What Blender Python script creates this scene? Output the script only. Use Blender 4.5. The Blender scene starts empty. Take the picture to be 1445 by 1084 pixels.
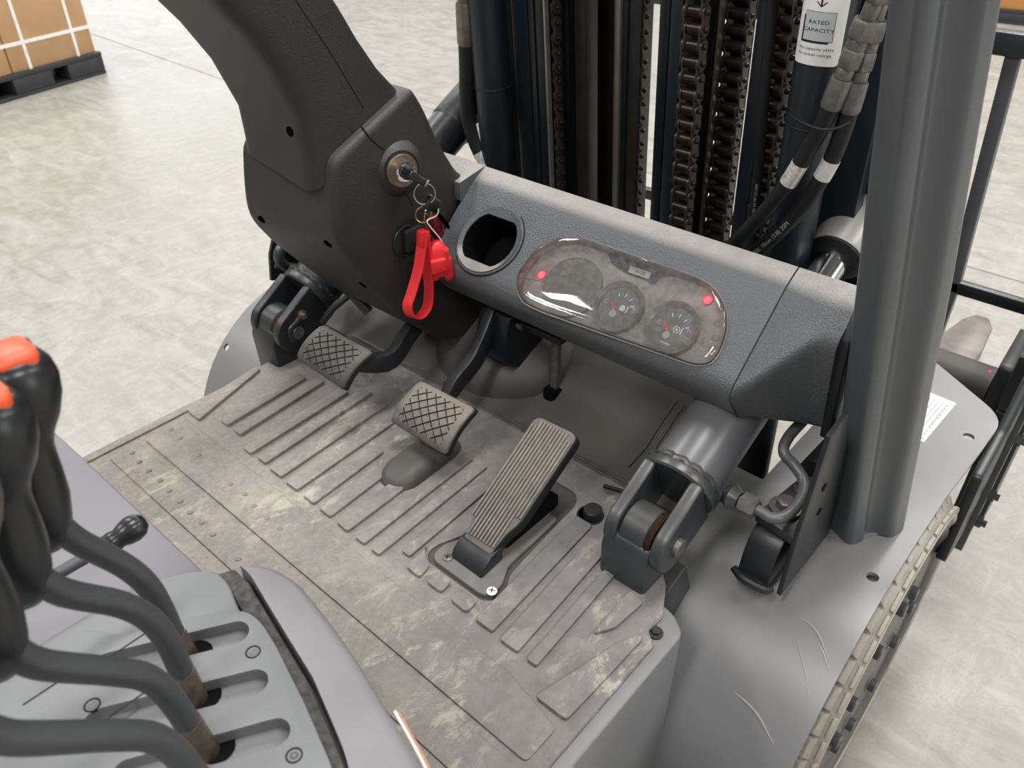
import bpy, bmesh, math, random
from mathutils import Vector, Matrix
random.seed(7)
S = bpy.context.scene
COL = S.collection
PI = math.pi

# ---------------------------------------------------------------- camera
# truck frame: +x = driver's right, +y = towards the mast, z = 0 on the floor mat
F_PX = 1135.0
CAM = Vector((0, 0, 0.87))
PITCH = math.atan2(807, F_PX)
YAW = math.radians(41.2)
RGT = Vector((math.cos(YAW), math.sin(YAW), 0))
FWD = Vector((-math.sin(YAW)*math.cos(PITCH), math.cos(YAW)*math.cos(PITCH), -math.sin(PITCH)))
UPV = RGT.cross(FWD)
cd = bpy.data.cameras.new('camera')
cam = bpy.data.objects.new('camera', cd)
COL.objects.link(cam)
cd.sensor_width = 36
cd.lens = 36*F_PX/1445
cd.clip_start = 0.02
cd.dof.use_dof = True
cd.dof.focus_distance = 1.08
cd.dof.aperture_fstop = 9.0
m3 = Matrix((RGT, UPV, -FWD)).transposed()
cam.matrix_world = Matrix.Translation(CAM) @ m3.to_4x4()
S.camera = cam

# ---------------------------------------------------------------- light
w = bpy.data.worlds.new('warehouse_air')
S.world = w
w.use_nodes = True
bg = w.node_tree.nodes['Background']
bg.inputs[0].default_value = (0.93, 0.96, 1.0, 1)
bg.inputs[1].default_value = 0.25
def area(name, loc, target, sx, sy, watt, col=(1, 1, 1)):
    l = bpy.data.lights.new(name, 'AREA')
    l.shape = 'RECTANGLE'; l.size = sx; l.size_y = sy; l.energy = watt; l.color = col
    o = bpy.data.objects.new(name, l); COL.objects.link(o)
    o.location = loc
    o.rotation_euler = (Vector(target)-Vector(loc)).to_track_quat('-Z', 'Y').to_euler()
    return o
# rows of roof skylights over the whole hall, plus two open doors
for sx in (-11.4, -5.9, -0.4, 5.1):
    for sy in (-4.1, 1.9, 7.9, 13.9):
        area('roof_skylight', (sx, sy, 6.45), (sx, sy, 0), 1.0, 3.0, 280, (1.0, 0.99, 0.97))
area('open_loading_door', (-15.85, 8.0, 1.9), (0, 8.0, 1.9), 5.0, 4.6, 190, (0.92, 0.96, 1.0))
area('open_side_door', (7.85, 5.0, 1.9), (0, 5.0, 1.9), 4.0, 4.6, 130, (0.95, 0.97, 1.0))
S.view_settings.view_transform = 'Standard'
S.view_settings.look = 'None'
S.view_settings.exposure = 0.03
S.view_settings.gamma = 1
S.view_settings.use_curve_mapping = False

# ---------------------------------------------------------------- measuring helpers
def ray(px, py):
    return FWD + RGT*((px-722.5)/F_PX) - UPV*((py-542.0)/F_PX)
def at(px, py, x=None, y=None, z=None):
    d = ray(px, py)
    i, v = (0, x) if x is not None else ((1, y) if y is not None else (2, z))
    return CAM + d*((v-CAM[i])/d[i])
def atp(px, py, p0, n):
    d = ray(px, py); p0 = Vector(p0); n = Vector(n)
    return CAM + d*((p0-CAM).dot(n)/d.dot(n))

# ---------------------------------------------------------------- mesh helpers
def V(*a): return Vector(a)
def prism(poly, axis, lo, hi):
    n = len(poly)
    def P(a, b, h):
        return {'x': (h, a, b), 'y': (a, h, b), 'z': (a, b, h)}[axis]
    vs = [P(a, b, lo) for a, b in poly] + [P(a, b, hi) for a, b in poly]
    fs = [list(range(n))[::-1], list(range(n, 2*n))] + [[i, (i+1) % n, n+(i+1) % n, n+i] for i in range(n)]
    return vs, fs
def box(x0, x1, y0, y1, z0, z1):
    return prism([(x0, y0), (x1, y0), (x1, y1), (x0, y1)], 'z', z0, z1)
def loft(rings, closed=True, caps=True):
    n = len(rings[0]); vs = [tuple(p) for r in rings for p in r]; fs = []
    for k in range(len(rings)-1):
        for i in range(n if closed else n-1):
            j = (i+1) % n
            fs.append([k*n+i, k*n+j, (k+1)*n+j, (k+1)*n+i])
    if caps and closed:
        fs.append(list(range(n))[::-1]); fs.append([(len(rings)-1)*n+i for i in range(n)])
    return vs, fs
def frame(d):
    d = Vector(d).normalized()
    a = Vector((0, 0, 1)) if abs(d.z) < 0.9 else Vector((1, 0, 0))
    u = d.cross(a).normalized(); v = d.cross(u).normalized()
    return u, v
def lathe(prof, o, d, n=24, ph=0.0, ring=False):
    if ring: prof = list(prof)+[prof[0]]
    o = Vector(o); d = Vector(d).normalized(); u, v = frame(d)
    rings = [[o+d*h+(u*math.cos(ph+2*PI*i/n)+v*math.sin(ph+2*PI*i/n))*max(r, 1e-5) for i in range(n)] for r, h in prof]
    return loft(rings, True, not ring)
def cr(pts, k=6):
    pts = [Vector(p) for p in pts]; out = []
    for i in range(len(pts)-1):
        p0 = pts[max(i-1, 0)]; p1 = pts[i]; p2 = pts[i+1]; p3 = pts[min(i+2, len(pts)-1)]
        for s in range(k):
            t = s/k
            out.append(0.5*((2*p1)+(p2-p0)*t+(2*p0-5*p1+4*p2-p3)*t*t+(3*p1-p0-3*p2+p3)*t**3))
    out.append(pts[-1])
    return out
def sweep(pts, sec):
    """sec(i, t) -> list of (a, b) offsets in the moving frame"""
    pts = [Vector(p) for p in pts]; rings = []
    t0 = (pts[1]-pts[0]).normalized(); u, v = frame(t0)
    for i, p in enumerate(pts):
        t = (pts[min(i+1, len(pts)-1)]-pts[max(i-1, 0)]).normalized()
        u = (u-t*u.dot(t)).normalized(); v = t.cross(u)
        rings.append([p+u*a+v*b for a, b in sec(i, i/(len(pts)-1))])
    return loft(rings)
def tube(pts, r, n=12):
    f = r if callable(r) else (lambda t: r)
    return sweep(pts, lambda i, t: [(f(t)*math.cos(2*PI*k/n), f(t)*math.sin(2*PI*k/n)) for k in range(n)])
def torus(c, d, R, r, n=28, m=8, a0=0, a1=2*PI):
    u, v = frame(d); c = Vector(c); full = abs(a1-a0-2*PI) < 1e-6
    d = Vector(d).normalized(); rings = []
    for i in range(n+1):
        a = a0+(a1-a0)*i/n; e = u*math.cos(a)+v*math.sin(a)
        rings.append([c+e*(R+r*math.cos(2*PI*k/m))+d*r*math.sin(2*PI*k/m) for k in range(m)])
    return loft(rings, True, not full)
def rrect(x0, x1, y0, y1, r, k=5):
    out = []
    for cx, cy, a in ((x1-r, y1-r, 0), (x0+r, y1-r, 90), (x0+r, y0+r, 180), (x1-r, y0+r, 270)):
        for i in range(k+1):
            t = math.radians(a+90*i/k); out.append((cx+r*math.cos(t), cy+r*math.sin(t)))
    return out
def xf(geo, M):
    return [tuple(M @ Vector(p)) for p in geo[0]], geo[1]
def roundpoly(poly, r, k=4):
    """round the corners of a 2-D polygon; r may be a list"""
    out = []; n = len(poly)
    for i in range(n):
        p = Vector(poly[i]); a = Vector(poly[i-1]); b = Vector(poly[(i+1) % n])
        ri = r[i] if isinstance(r, (list, tuple)) else r
        da = (a-p); db = (b-p); ri = min(ri, da.length*0.48, db.length*0.48)
        if ri <= 0: out.append(tuple(p)); continue
        s = p+da.normalized()*ri; e = p+db.normalized()*ri
        for j in range(k+1):
            t = j/k; q = s*(1-t)**2+p*2*t*(1-t)+e*t*t; out.append(tuple(q))
    return out

def mesh(name, geos, bevel=0, seg=2, ang=38, weld=False):
    if isinstance(geos, tuple): geos = [geos]
    bm = bmesh.new()
    for vs, fs in geos:
        bv = [bm.verts.new(p) for p in vs]
        for f in fs:
            try: bm.faces.new([bv[i] for i in f])
            except ValueError: pass
    if weld: bmesh.ops.remove_doubles(bm, verts=bm.verts, dist=1e-5)
    bmesh.ops.recalc_face_normals(bm, faces=bm.faces)
    if bevel:
        bm.normal_update()
        ed = [e for e in bm.edges if len(e.link_faces) == 2 and e.calc_face_angle(0) > math.radians(28)]
        bmesh.ops.bevel(bm, geom=ed, offset=bevel, segments=seg, profile=0.5, affect='EDGES', clamp_overlap=True)
    me = bpy.data.meshes.new(name); bm.to_mesh(me); bm.free()
    me.shade_smooth(); me.set_sharp_from_angle(angle=math.radians(ang))
    return me
def put(name, me, mat, parent=None, loc=None, rot=None, M=None):
    o = bpy.data.objects.new(name, me); COL.objects.link(o)
    if mat is not None and not me.materials: me.materials.append(MAT[mat] if isinstance(mat, str) else mat)
    if M is not None: o.matrix_basis = M
    else:
        if loc is not None: o.location = loc
        if rot is not None: o.rotation_euler = rot
    if parent is not None:
        o.parent = parent
        o.matrix_parent_inverse = WORLD.get(parent.name, Matrix()).inverted()
    WORLD[o.name] = o.matrix_basis.copy()
    return o
WORLD = {}
def part(name, geos, mat, parent=None, bevel=0, seg=2, ang=38, weld=False):
    return put(name, mesh(name, geos, bevel, seg, ang, weld), mat, parent)
def thing(name, label, cat, loc, group=None):
    o = bpy.data.objects.new(name, None); COL.objects.link(o)
    o.empty_display_size = 0.05; o.location = loc
    WORLD[o.name] = Matrix.Translation(Vector(loc))
    return tag(o, label, cat, group)
def tag(o, label=None, cat=None, group=None, kind=None):
    if label: o['label'] = label
    if cat: o['category'] = cat
    if group: o['group'] = group
    if kind: o['kind'] = kind
    return o
def cut(o, geos, mat=None):
    """subtract geometry from a mesh object; the cutter is thrown away, the hole takes mat"""
    if isinstance(geos, tuple): geos = [geos]
    for g in geos:
        me = mesh('cutter', g); c = bpy.data.objects.new('cutter', me); COL.objects.link(c)
        if mat: me.materials.append(MAT[mat])
        md = o.modifiers.new('cut', 'BOOLEAN'); md.object = c; md.operation = 'DIFFERENCE'; md.solver = 'EXACT'
        try: md.material_mode = 'TRANSFER'
        except Exception: pass
        dg = bpy.context.evaluated_depsgraph_get(); dg.update()
        nm = bpy.data.meshes.new_from_object(o.evaluated_get(dg))
        o.modifiers.clear(); o.data = nm
        bpy.data.objects.remove(c); bpy.data.meshes.remove(me)
    o.data.set_sharp_from_angle(angle=math.radians(35))
def text_geo(s, size, fn, align='CENTER', depth=0.0):
    """text outline as mesh, each point mapped by fn(a, b) -> 3-D"""
    cu = bpy.data.curves.new('t', 'FONT'); cu.body = s; cu.size = size; cu.align_x = align; cu.align_y = 'CENTER'
    cu.resolution_u = 2
    o = bpy.data.objects.new('t', cu); COL.objects.link(o)
    dg = bpy.context.evaluated_depsgraph_get(); dg.update()
    me = bpy.data.meshes.new_from_object(o.evaluated_get(dg))
    vs = [tuple(fn(v.co.x, v.co.y)) for v in me.vertices]; fs = [list(p.vertices) for p in me.polygons]
    bpy.data.objects.remove(o); bpy.data.curves.remove(cu); bpy.data.meshes.remove(me)
    return vs, fs
def quad(fn, a0, a1, b0, b1, n=1):
    """thin flat print piece mapped by fn"""
    vs = []; fs = []
    for i in range(n+1):
        a = a0+(a1-a0)*i/n
        vs += [tuple(fn(a, b0)), tuple(fn(a, b1))]
    for i in range(n): fs.append([2*i, 2*i+2, 2*i+3, 2*i+1])
    return vs, fs

# ---------------------------------------------------------------- materials
def c(h, k=1.0):
    h = h.lstrip('#'); r = []
    for i in (0, 2, 4):
        s = int(h[i:i+2], 16)/255
        r.append(min(1, k*(s/12.92 if s <= 0.04045 else ((s+0.055)/1.055)**2.4)))
    return (*r, 1)
MAT = {}
class NT:
    def __init__(s, name):
        s.m = bpy.data.materials.new(name); s.m.use_nodes = True; MAT[name] = s.m
        s.t = s.m.node_tree; s.n = s.t.nodes; s.b = s.n['Principled BSDF']
        s.co = s.n.new('ShaderNodeTexCoord').outputs['Object']
    def L(s, a, b): s.t.links.new(a, b)
    def noise(s, scale, detail=4, rough=0.55, vec=None, dist=0.0):
        x = s.n.new('ShaderNodeTexNoise'); x.inputs['Scale'].default_value = scale
        x.inputs['Detail'].default_value = detail; x.inputs['Roughness'].default_value = rough
        x.inputs['Distortion'].default_value = dist
        s.L(vec or s.co, x.inputs['Vector']); return x.outputs[0]
    def voro(s, scale, feat='F1', vec=None):
        x = s.n.new('ShaderNodeTexVoronoi'); x.inputs['Scale'].default_value = scale; x.feature = feat
        s.L(vec or s.co, x.inputs['Vector']); return x.outputs['Distance']
    def wave(s, scale, vec=None, dist=0.0, direction='X', dscale=1.0):
        x = s.n.new('ShaderNodeTexWave'); x.inputs['Scale'].default_value = scale; x.bands_direction = direction
        x.inputs['Distortion'].default_value = dist; x.inputs['Detail Scale'].default_value = dscale
        s.L(vec or s.co, x.inputs['Vector']); return x.outputs['Fac']
    def ramp(s, fac, *st):
        x = s.n.new('ShaderNodeValToRGB'); e = x.color_ramp.elements
        while len(e) < len(st): e.new(0.5)
        for i, (p, v) in enumerate(st):
            e[i].position = p; e[i].color = v if isinstance(v, tuple) else (v, v, v, 1)
        s.L(fac, x.inputs[0]); return x.outputs[0]
    def mix(s, fac, a, b, mode='MIX'):
        x = s.n.new('ShaderNodeMix'); x.data_type = 'RGBA'; x.blend_type = mode
        for sock, v in ((x.inputs[0], fac), (x.inputs[6], a), (x.inputs[7], b)):
            if isinstance(v, (int, float)): sock.default_value = v
            elif isinstance(v, tuple): sock.default_value = v
            else: s.L(v, sock)
        return x.outputs[2]
    def math(s, op, a, b):
        x = s.n.new('ShaderNodeMath'); x.operation = op
        for sock, v in ((x.inputs[0], a), (x.inputs[1], b)):
            if isinstance(v, (int, float)): sock.default_value = v
            else: s.L(v, sock)
        return x.outputs[0]
    def sep(s, axis, vec=None):
        x = s.n.new('ShaderNodeSeparateXYZ'); s.L(vec or s.co, x.inputs[0]); return x.outputs[axis]
    def mapping(s, scale, rot=(0, 0, 0)):
        x = s.n.new('ShaderNodeMapping'); x.inputs['Scale'].default_value = scale; x.inputs['Rotation'].default_value = rot
        s.L(s.co, x.inputs['Vector']); return x.outputs[0]
    def up(s):
        """how far a surface faces up (dust settles there)"""
        g = s.n.new('ShaderNodeNewGeometry'); return s.sep(2, g.outputs['Normal'])
    def bump(s, h, strength, dist=0.001):
        x = s.n.new('ShaderNodeBump'); x.inputs['Strength'].default_value = strength; x.inputs['Distance'].default_value = dist
        s.L(h, x.inputs['Height'])
        old = s.b.inputs['Normal'].links
        if old: s.L(old[0].from_socket, x.inputs['Normal'])
        s.L(x.outputs[0], s.b.inputs['Normal'])
    def set(s, col=None, rough=None, metal=None, spec=None):
        for k, v in (('Base Color', col), ('Roughness', rough), ('Metallic', metal), ('Specular IOR Level', spec)):
            if v is None: continue
            if isinstance(v, (int, float, tuple)): s.b.inputs[k].default_value = v
            else: s.L(v, s.b.inputs[k])
        return s
def simple(name, col, rough=0.5, metal=0.0, spec=0.5, var=0.12, vscale=30, dust=0.0, dustcol='#8d8880', bump=0.0, bscale=400):
    t = NT(name); base = c(col)
    n = t.noise(vscale, 5, 0.6)
    dk = tuple(x*(1-var) for x in base[:3])+(1,); lt = tuple(min(1, x*(1+var)) for x in base[:3])+(1,)
    cc = t.ramp(n, (0.3, dk), (0.7, lt))
    if dust:
        f = t.math('MULTIPLY', t.ramp(t.up(), (0.35, 0.0), (0.95, 1.0)), t.ramp(t.noise(vscale*0.5, 6, 0.65), (0.25, dust*0.45), (0.75, dust)))
        cc = t.mix(f, cc, c(dustcol))
    t.set(cc, rough, metal, spec)
    if bump: t.bump(t.noise(bscale, 2, 0.5), bump, 0.0006)
    return t
def grain(name, col, rough=0.5, scale=420, strength=0.35, dust=0.0, dustcol='#a9a49b', up0=0.55, up1=0.97, spec=0.4):
    """leather-grained moulded plastic"""
    t = NT(name); base = c(col)
    n = t.noise(14, 5, 0.6)
    cc = t.ramp(n, (0.25, tuple(x*0.9 for x in base[:3])+(1,)), (0.75, tuple(x*1.1 for x in base[:3])+(1,)))
    if dust:
        f = t.math('MULTIPLY', t.ramp(t.up(), (up0, 0.0), (up1, 1.0)), t.ramp(t.noise(35, 7, 0.7), (0.2, dust*0.6), (0.8, dust)))
        cc = t.mix(f, cc, c(dustcol))
    t.set(cc, rough, 0, spec)
    v = t.voro(scale, 'SMOOTH_F1', t.mapping((1, 1, 1)))
    t.bump(v, strength, 0.0016)
    return t

# concrete floor
t = NT('concrete')
n1 = t.noise(0.5, 6, 0.62, dist=0.6); n2 = t.noise(3.2, 9, 0.72, t.mapping((1.0, 2.6, 1), (0, 0, 0.75)), 1.6); n3 = t.noise(40, 5, 0.6)
b1 = t.ramp(n2, (0.30, c('#7d7a71')), (0.45, c('#8f8c84')), (0.56, c('#9d9a93')), (0.72, c('#acaaa4')))
b2 = t.ramp(n1, (0.3, c('#837f77')), (0.5, c('#95928b')), (0.75, c('#a3a19b')))
cc = t.mix(0.38, b1, b2)
scuff = t.noise(1.7, 10, 0.78, dist=2.4)
cc = t.mix(t.ramp(scuff, (0.485, 0.0), (0.51, 0.16), (0.535, 0.0)), cc, c('#6f6b62'))
scuff2 = t.noise(5.5, 10, 0.8, t.mapping((2.4, 1, 1), (0, 0, -0.5)), 1.5)
cc = t.mix(t.ramp(scuff2, (0.50, 0.0), (0.57, 0.30), (0.64, 0.0)), cc, c('#b0afaa'))
cc = t.mix(t.ramp(n3, (0.3, 0.0), (0.8, 0.14)), cc, c('#7b766c'))
t.set(cc, t.ramp(n2, (0.36, 0.30), (0.66, 0.55)), 0, 0.4)
t.bump(n2, 0.3, 0.004); t.bump(n3, 0.12, 0.001)
t = NT('hall_wall'); t.set(t.ramp(t.noise(1.2, 4, 0.6), (0.3, c('#8d8d8b')), (0.7, c('#999996'))), 0.7)
t = NT('hall_ceiling'); t.set(t.ramp(t.noise(1.2, 4, 0.6), (0.3, c('#5c5d5f')), (0.7, c('#696a6c'))), 0.8)

# floor mat rubber with trodden dust
t = NT('mat_rubber')
base = t.ramp(t.noise(24, 8, 0.7), (0.3, c('#615f5f')), (0.7, c('#7b7877')))
x = t.sep(0); y = t.sep(1)
rear = t.ramp(t.math('ADD', t.math('MULTIPLY', t.math('SUBTRACT', 0.62, y), 2.2), t.math('MULTIPLY', t.math('SUBTRACT', -0.62, x), 0.9)), (0.05, 0.0), (0.70, 1.0))
d1 = t.ramp(t.noise(15, 10, 0.75, dist=1.0), (0.38, 0.0), (0.58, 1.0))
d2 = t.ramp(t.noise(120, 5, 0.7), (0.32, 0.35), (0.66, 1.0))
dust = t.math('MULTIPLY', t.math('MULTIPLY', t.ramp(d1, (0.0, 0.45), (1.0, 1.0)), d2), t.ramp(rear, (0.0, 0.12), (1.0, 0.92)))
cc = t.mix(dust, base, c('#9c9387'))
tread = t.wave(120, t.mapping((1, 1, 1), (0, 0, 0.7)), 2.0)
print_mask = t.ramp(t.noise(9.5, 3, 0.5), (0.54, 0.0), (0.60, 0.5))
cc = t.mix(t.math('MULTIPLY', t.math('MULTIPLY', print_mask, tread), 0.45), cc, c('#b5ad9f'))
# pale dried scuffs: crisp ragged patches
pale = t.ramp(t.noise(19, 12, 0.78, t.mapping((1.5, 0.8, 1), (0, 0, -0.6)), 0.5), (0.52, 0.0), (0.60, 0.62))
cc = t.mix(t.math('MULTIPLY', pale, t.ramp(t.noise(5, 3, 0.5), (0.40, 0.12), (0.60, 1.0))), cc, c('#b5ae9f'))
t.set(cc, t.ramp(d1, (0, 0.55), (1, 0.85)), 0, 0.3)
t.bump(t.noise(260, 3, 0.6), 0.25, 0.0006)

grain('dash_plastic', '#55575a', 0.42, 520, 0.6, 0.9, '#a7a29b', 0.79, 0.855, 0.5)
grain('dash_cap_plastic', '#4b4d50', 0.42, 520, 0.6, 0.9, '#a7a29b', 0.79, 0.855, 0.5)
grain('column_plastic', '#312f2e', 0.5, 480, 0.28, 0.3, '#6b6762', 0.3, 0.95, 0.42)
grain('column_upper_plastic', '#312f2f', 0.47, 480, 0.22, 0.25, '#5f5b57', 0.3, 0.95, 0.42)
simple('black_plastic', '#26272a', 0.42, spec=0.45)
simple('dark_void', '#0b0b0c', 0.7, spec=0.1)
simple('groove_dark', '#17181a', 0.6, spec=0.3)
simple('fender_paint', '#727274', 0.36, spec=0.45, var=0.07, vscale=8, dust=0.16, dustcol='#aaa69f', bump=0.12, bscale=700)
simple('post_paint', '#4c4f52', 0.26, spec=0.55, var=0.05, vscale=6)
simple('cylinder_paint', '#55565a', 0.34, spec=0.55, var=0.10, vscale=10, dust=0.25, dustcol='#7d7872')
simple('cast_paint', '#323538', 0.34, spec=0.6, var=0.25, vscale=26, dust=0.30, dustcol='#6e675f', bump=0.25, bscale=160)
simple('black_paint', '#222427', 0.38, spec=0.5, var=0.2, vscale=24, dust=0.22, dustcol='#4c4a47', bump=0.15, bscale=200)
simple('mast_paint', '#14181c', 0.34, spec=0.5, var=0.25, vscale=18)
simple('mast_paint_blue', '#1a2127', 0.4, spec=0.5, var=0.12, vscale=14)
simple('mast_steel', '#34312f', 0.42, metal=0.35, var=0.3, vscale=26)
simple('greasy_steel', '#211e1b', 0.38, metal=0.5, var=0.4, vscale=40)
simple('chain_plate', '#4a443e', 0.38, metal=0.5, var=0.35, vscale=60)
simple('chain_roller', '#332d28', 0.3, metal=0.6, var=0.4, vscale=80)
simple('bright_edge', '#8f8c88', 0.35, metal=0.6)
simple('chrome', '#e6e6e6', 0.07, metal=1.0, var=0.02)
simple('zinc', '#b4b0a6', 0.3, metal=0.75, var=0.2, vscale=80)
simple('zinc_dull', '#716e69', 0.42, metal=0.55, var=0.25, vscale=90, bump=0.3, bscale=700)
simple('brass_dull', '#77695a', 0.35, metal=0.7, var=0.2, vscale=120)
simple('gold_metal', '#b59a63', 0.22, metal=0.95)
simple('tilt_rod_housing', '#a09d98', 0.36, metal=0.15, spec=0.5, var=0.08)
simple('rubber_black', '#1b1c1e', 0.55, spec=0.35, var=0.2, vscale=60)
simple('pedal_rubber', '#4d4c4c', 0.6, spec=0.3, var=0.15, vscale=60, dust=0.40, dustcol='#8c857b')
simple('pedal_rubber_worn', '#5c5956', 0.55, spec=0.35, var=0.3, vscale=90, dust=0.62, dustcol='#a19787')
simple('pedal_groove', '#2b2a29', 0.8, spec=0.15)
simple('toe_board', '#423f3d', 0.5, spec=0.35, var=0.14, vscale=7, dust=0.30, dustcol='#77726c')
simple('hood_plastic', '#6d6a70', 0.42, spec=0.4, var=0.05, vscale=9, bump=0.1, bscale=900)
simple('console_plastic', '#737476', 0.45, spec=0.4, var=0.05, vscale=10, bump=0.12, bscale=800)
simple('console_rim', '#77757a', 0.38, spec=0.45, var=0.06, vscale=9, dust=0.2, dustcol='#9a9691', bump=0.1, bscale=800)
simple('lever_paint', '#3f4042', 0.42, spec=0.45, var=0.1, vscale=12)
simple('knob_black', '#1e1f21', 0.28, spec=0.5, var=0.08)
simple('knob_seam', '#55534f', 0.5)
simple('knob_orange', '#d9512a', 0.4, var=0.15, vscale=70)
simple('foam_grey', '#4e4d4b', 0.95, spec=0.1, var=0.45, vscale=120, bump=0.9, bscale=260)
simple('red_silicone', '#df2a30', 0.42, spec=0.45, var=0.05)
simple('red_dark', '#5a0d12', 0.3)
simple('white_cord', '#e8e6e2', 0.6)
simple('tape_white', '#cfcdc6', 0.45, var=0.15, vscale=140)
simple('tape_foil', '#d9d6cf', 0.3, metal=0.3, var=0.35, vscale=160)
simple('sticker_white', '#e9e9e7', 0.4, var=0.02)
simple('sticker_grey', '#b9bcc0', 0.4, var=0.04)
simple('ink', '#1a1b1d', 0.5, var=0.0)
simple('hose_print', '#a8a6a0', 0.6)
simple('cardboard', '#b3906a', 0.75, spec=0.2, var=0.08, vscale=5)
simple('cardboard_orange', '#c08a52', 0.75, spec=0.2, var=0.08, vscale=5)
simple('strap_white', '#e6e4e0', 0.5)
simple('pallet_black', '#2e2f33', 0.55, var=0.15, vscale=14)
simple('tyre_dusty', '#8b877f', 0.85, spec=0.2, var=0.2, vscale=16, bump=0.3, bscale=220)
simple('tyre_tread', '#a39d92', 0.85, spec=0.2, var=0.25, vscale=24, bump=0.3, bscale=220)
simple('rim_paint', '#55524f', 0.4, spec=0.45, var=0.2, vscale=14)
simple('rim_shadow', '#58544f', 0.6, var=0.25, vscale=30)
simple('nut_steel', '#5b5d5f', 0.35, metal=0.4, var=0.2, vscale=60)
simple('rust', '#27160d', 0.8, spec=0.2, var=0.5, vscale=160, bump=0.9, bscale=300)
simple('fork_steel', '#77706b', 0.4, metal=0.35, var=0.3, vscale=9)
simple('gauge_face', '#757371', 0.5, var=0.12, vscale=60)
simple('gauge_bezel', '#7a7772', 0.3, spec=0.5, var=0.1)
simple('lcd_glass', '#b9bdae', 0.25)
simple('tick_white', '#f0f0f0', 0.5, var=0)
simple('tick_blue', '#37a6da', 0.5, var=0)
simple('tick_pink', '#eeb4da', 0.5, var=0)
simple('needle_orange', '#e8502a', 0.45, var=0)
simple('scratch_pale', '#9b9997', 0.5)
simple('trim_white', '#cfcbc5', 0.5)
simple('trim_orange', '#c08a70', 0.5)
simple('accel_base', '#6b6865', 0.6, spec=0.3, var=0.15, vscale=40)
simple('joint_dark', '#7c776c', 0.9, var=0.2)
# worn, dusty backing of the instrument panel
t = NT('cluster_panel')
n = t.noise(60, 8, 0.75); sm = t.noise(22, 4, 0.6, dist=0.4)
cc = t.ramp(n, (0.3, c('#777370')), (0.6, c('#9a958f')), (0.8, c('#b8b2ab')))
t.set(cc, 0.5, 0, 0.4)
t = NT('cluster_smudge')
t.set(t.ramp(t.noise(90, 6, 0.7), (0.35, c('#20252e')), (0.75, c('#4a5059'))), 0.4, 0, 0.4)
# clear cover: transparent, mirror-like at grazing angles, a film of scratches
t = NT('clear_cover')
tr = t.n.new('ShaderNodeBsdfTransparent'); gl = t.n.new('ShaderNodeBsdfGlossy'); gl.inputs['Roughness'].default_value = 0.04
df = t.n.new('ShaderNodeBsdfDiffuse'); df.inputs['Color'].default_value = c('#b9b6b1')
fr = t.n.new('ShaderNodeFresnel'); fr.inputs['IOR'].default_value = 1.65
m1 = t.n.new('ShaderNodeMixShader'); m2 = t.n.new('ShaderNodeMixShader')
t.L(t.ramp(t.noise(110, 8, 0.75), (0.40, 0.07), (0.78, 0.28)), m1.inputs[0]); t.L(tr.outputs[0], m1.inputs[1]); t.L(df.outputs[0], m1.inputs[2])
t.L(fr.outputs[0], m2.inputs[0]); t.L(m1.outputs[0], m2.inputs[1]); t.L(gl.outputs[0], m2.inputs[2])
t.L(m2.outputs[0], t.n['Material Output'].inputs['Surface'])
t = NT('gauge_glass')
tr = t.n.new('ShaderNodeBsdfTransparent'); gl = t.n.new('ShaderNodeBsdfGlossy'); gl.inputs['Roughness'].default_value = 0.05
fr = t.n.new('ShaderNodeFresnel'); fr.inputs['IOR'].default_value = 1.35; m2 = t.n.new('ShaderNodeMixShader')
t.L(fr.outputs[0], m2.inputs[0]); t.L(tr.outputs[0], m2.inputs[1]); t.L(gl.outputs[0], m2.inputs[2])
t.L(m2.outputs[0], t.n['Material Output'].inputs['Surface'])
t = NT('lamp_red'); t.set(c('#ff2030'), 0.3); t.b.inputs['Emission Color'].default_value = (1.0, 0.03, 0.05, 1); t.b.inputs['Emission Strength'].default_value = 5.0
GZ = -0.68   # warehouse floor
# ================================================================ setting
fl = part('floor', [box(-16.2, 8.2, -8.2, 18.2, GZ-0.2, GZ)], 'concrete'); tag(fl, kind='structure')
for nm, g in (('wall_left', box(-16.2, -16, -8.2, 18.2, GZ, 6.6)), ('wall_right', box(8, 8.2, -8.2, 18.2, GZ, 6.6)), ('wall_back', box(-16, 8, 18, 18.2, GZ, 6.6)), ('wall_front', box(-16, 8, -8.2, -8, GZ, 6.6))):
    tag(part(nm, [g], 'hall_wall'), kind='structure')
tag(part('ceiling', [box(-16.2, 8.2, -8.2, 18.2, 6.6, 6.8)], 'hall_ceiling'), kind='structure')
def joint(p, q, wd):
    p = Vector(p); q = Vector(q); d = (q-p).normalized(); s = Vector((-d.y, d.x, 0))*wd/2
    return part('floor_joint', [([p-s, p+s, q+s, q-s], [[0, 1, 2, 3]])], 'joint_dark', fl)
a, b = at(1370, 377, z=GZ+0.001), at(1445, 399, z=GZ+0.001); d = (b-a).normalized()
joint(a-d*6, a+d*5, 0.012)
a, b = at(165, 60, z=GZ+0.001), at(300, 107, z=GZ+0.001); d = (b-a).normalized()
joint(a-d*6, a+d*2.3, 0.008)

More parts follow.
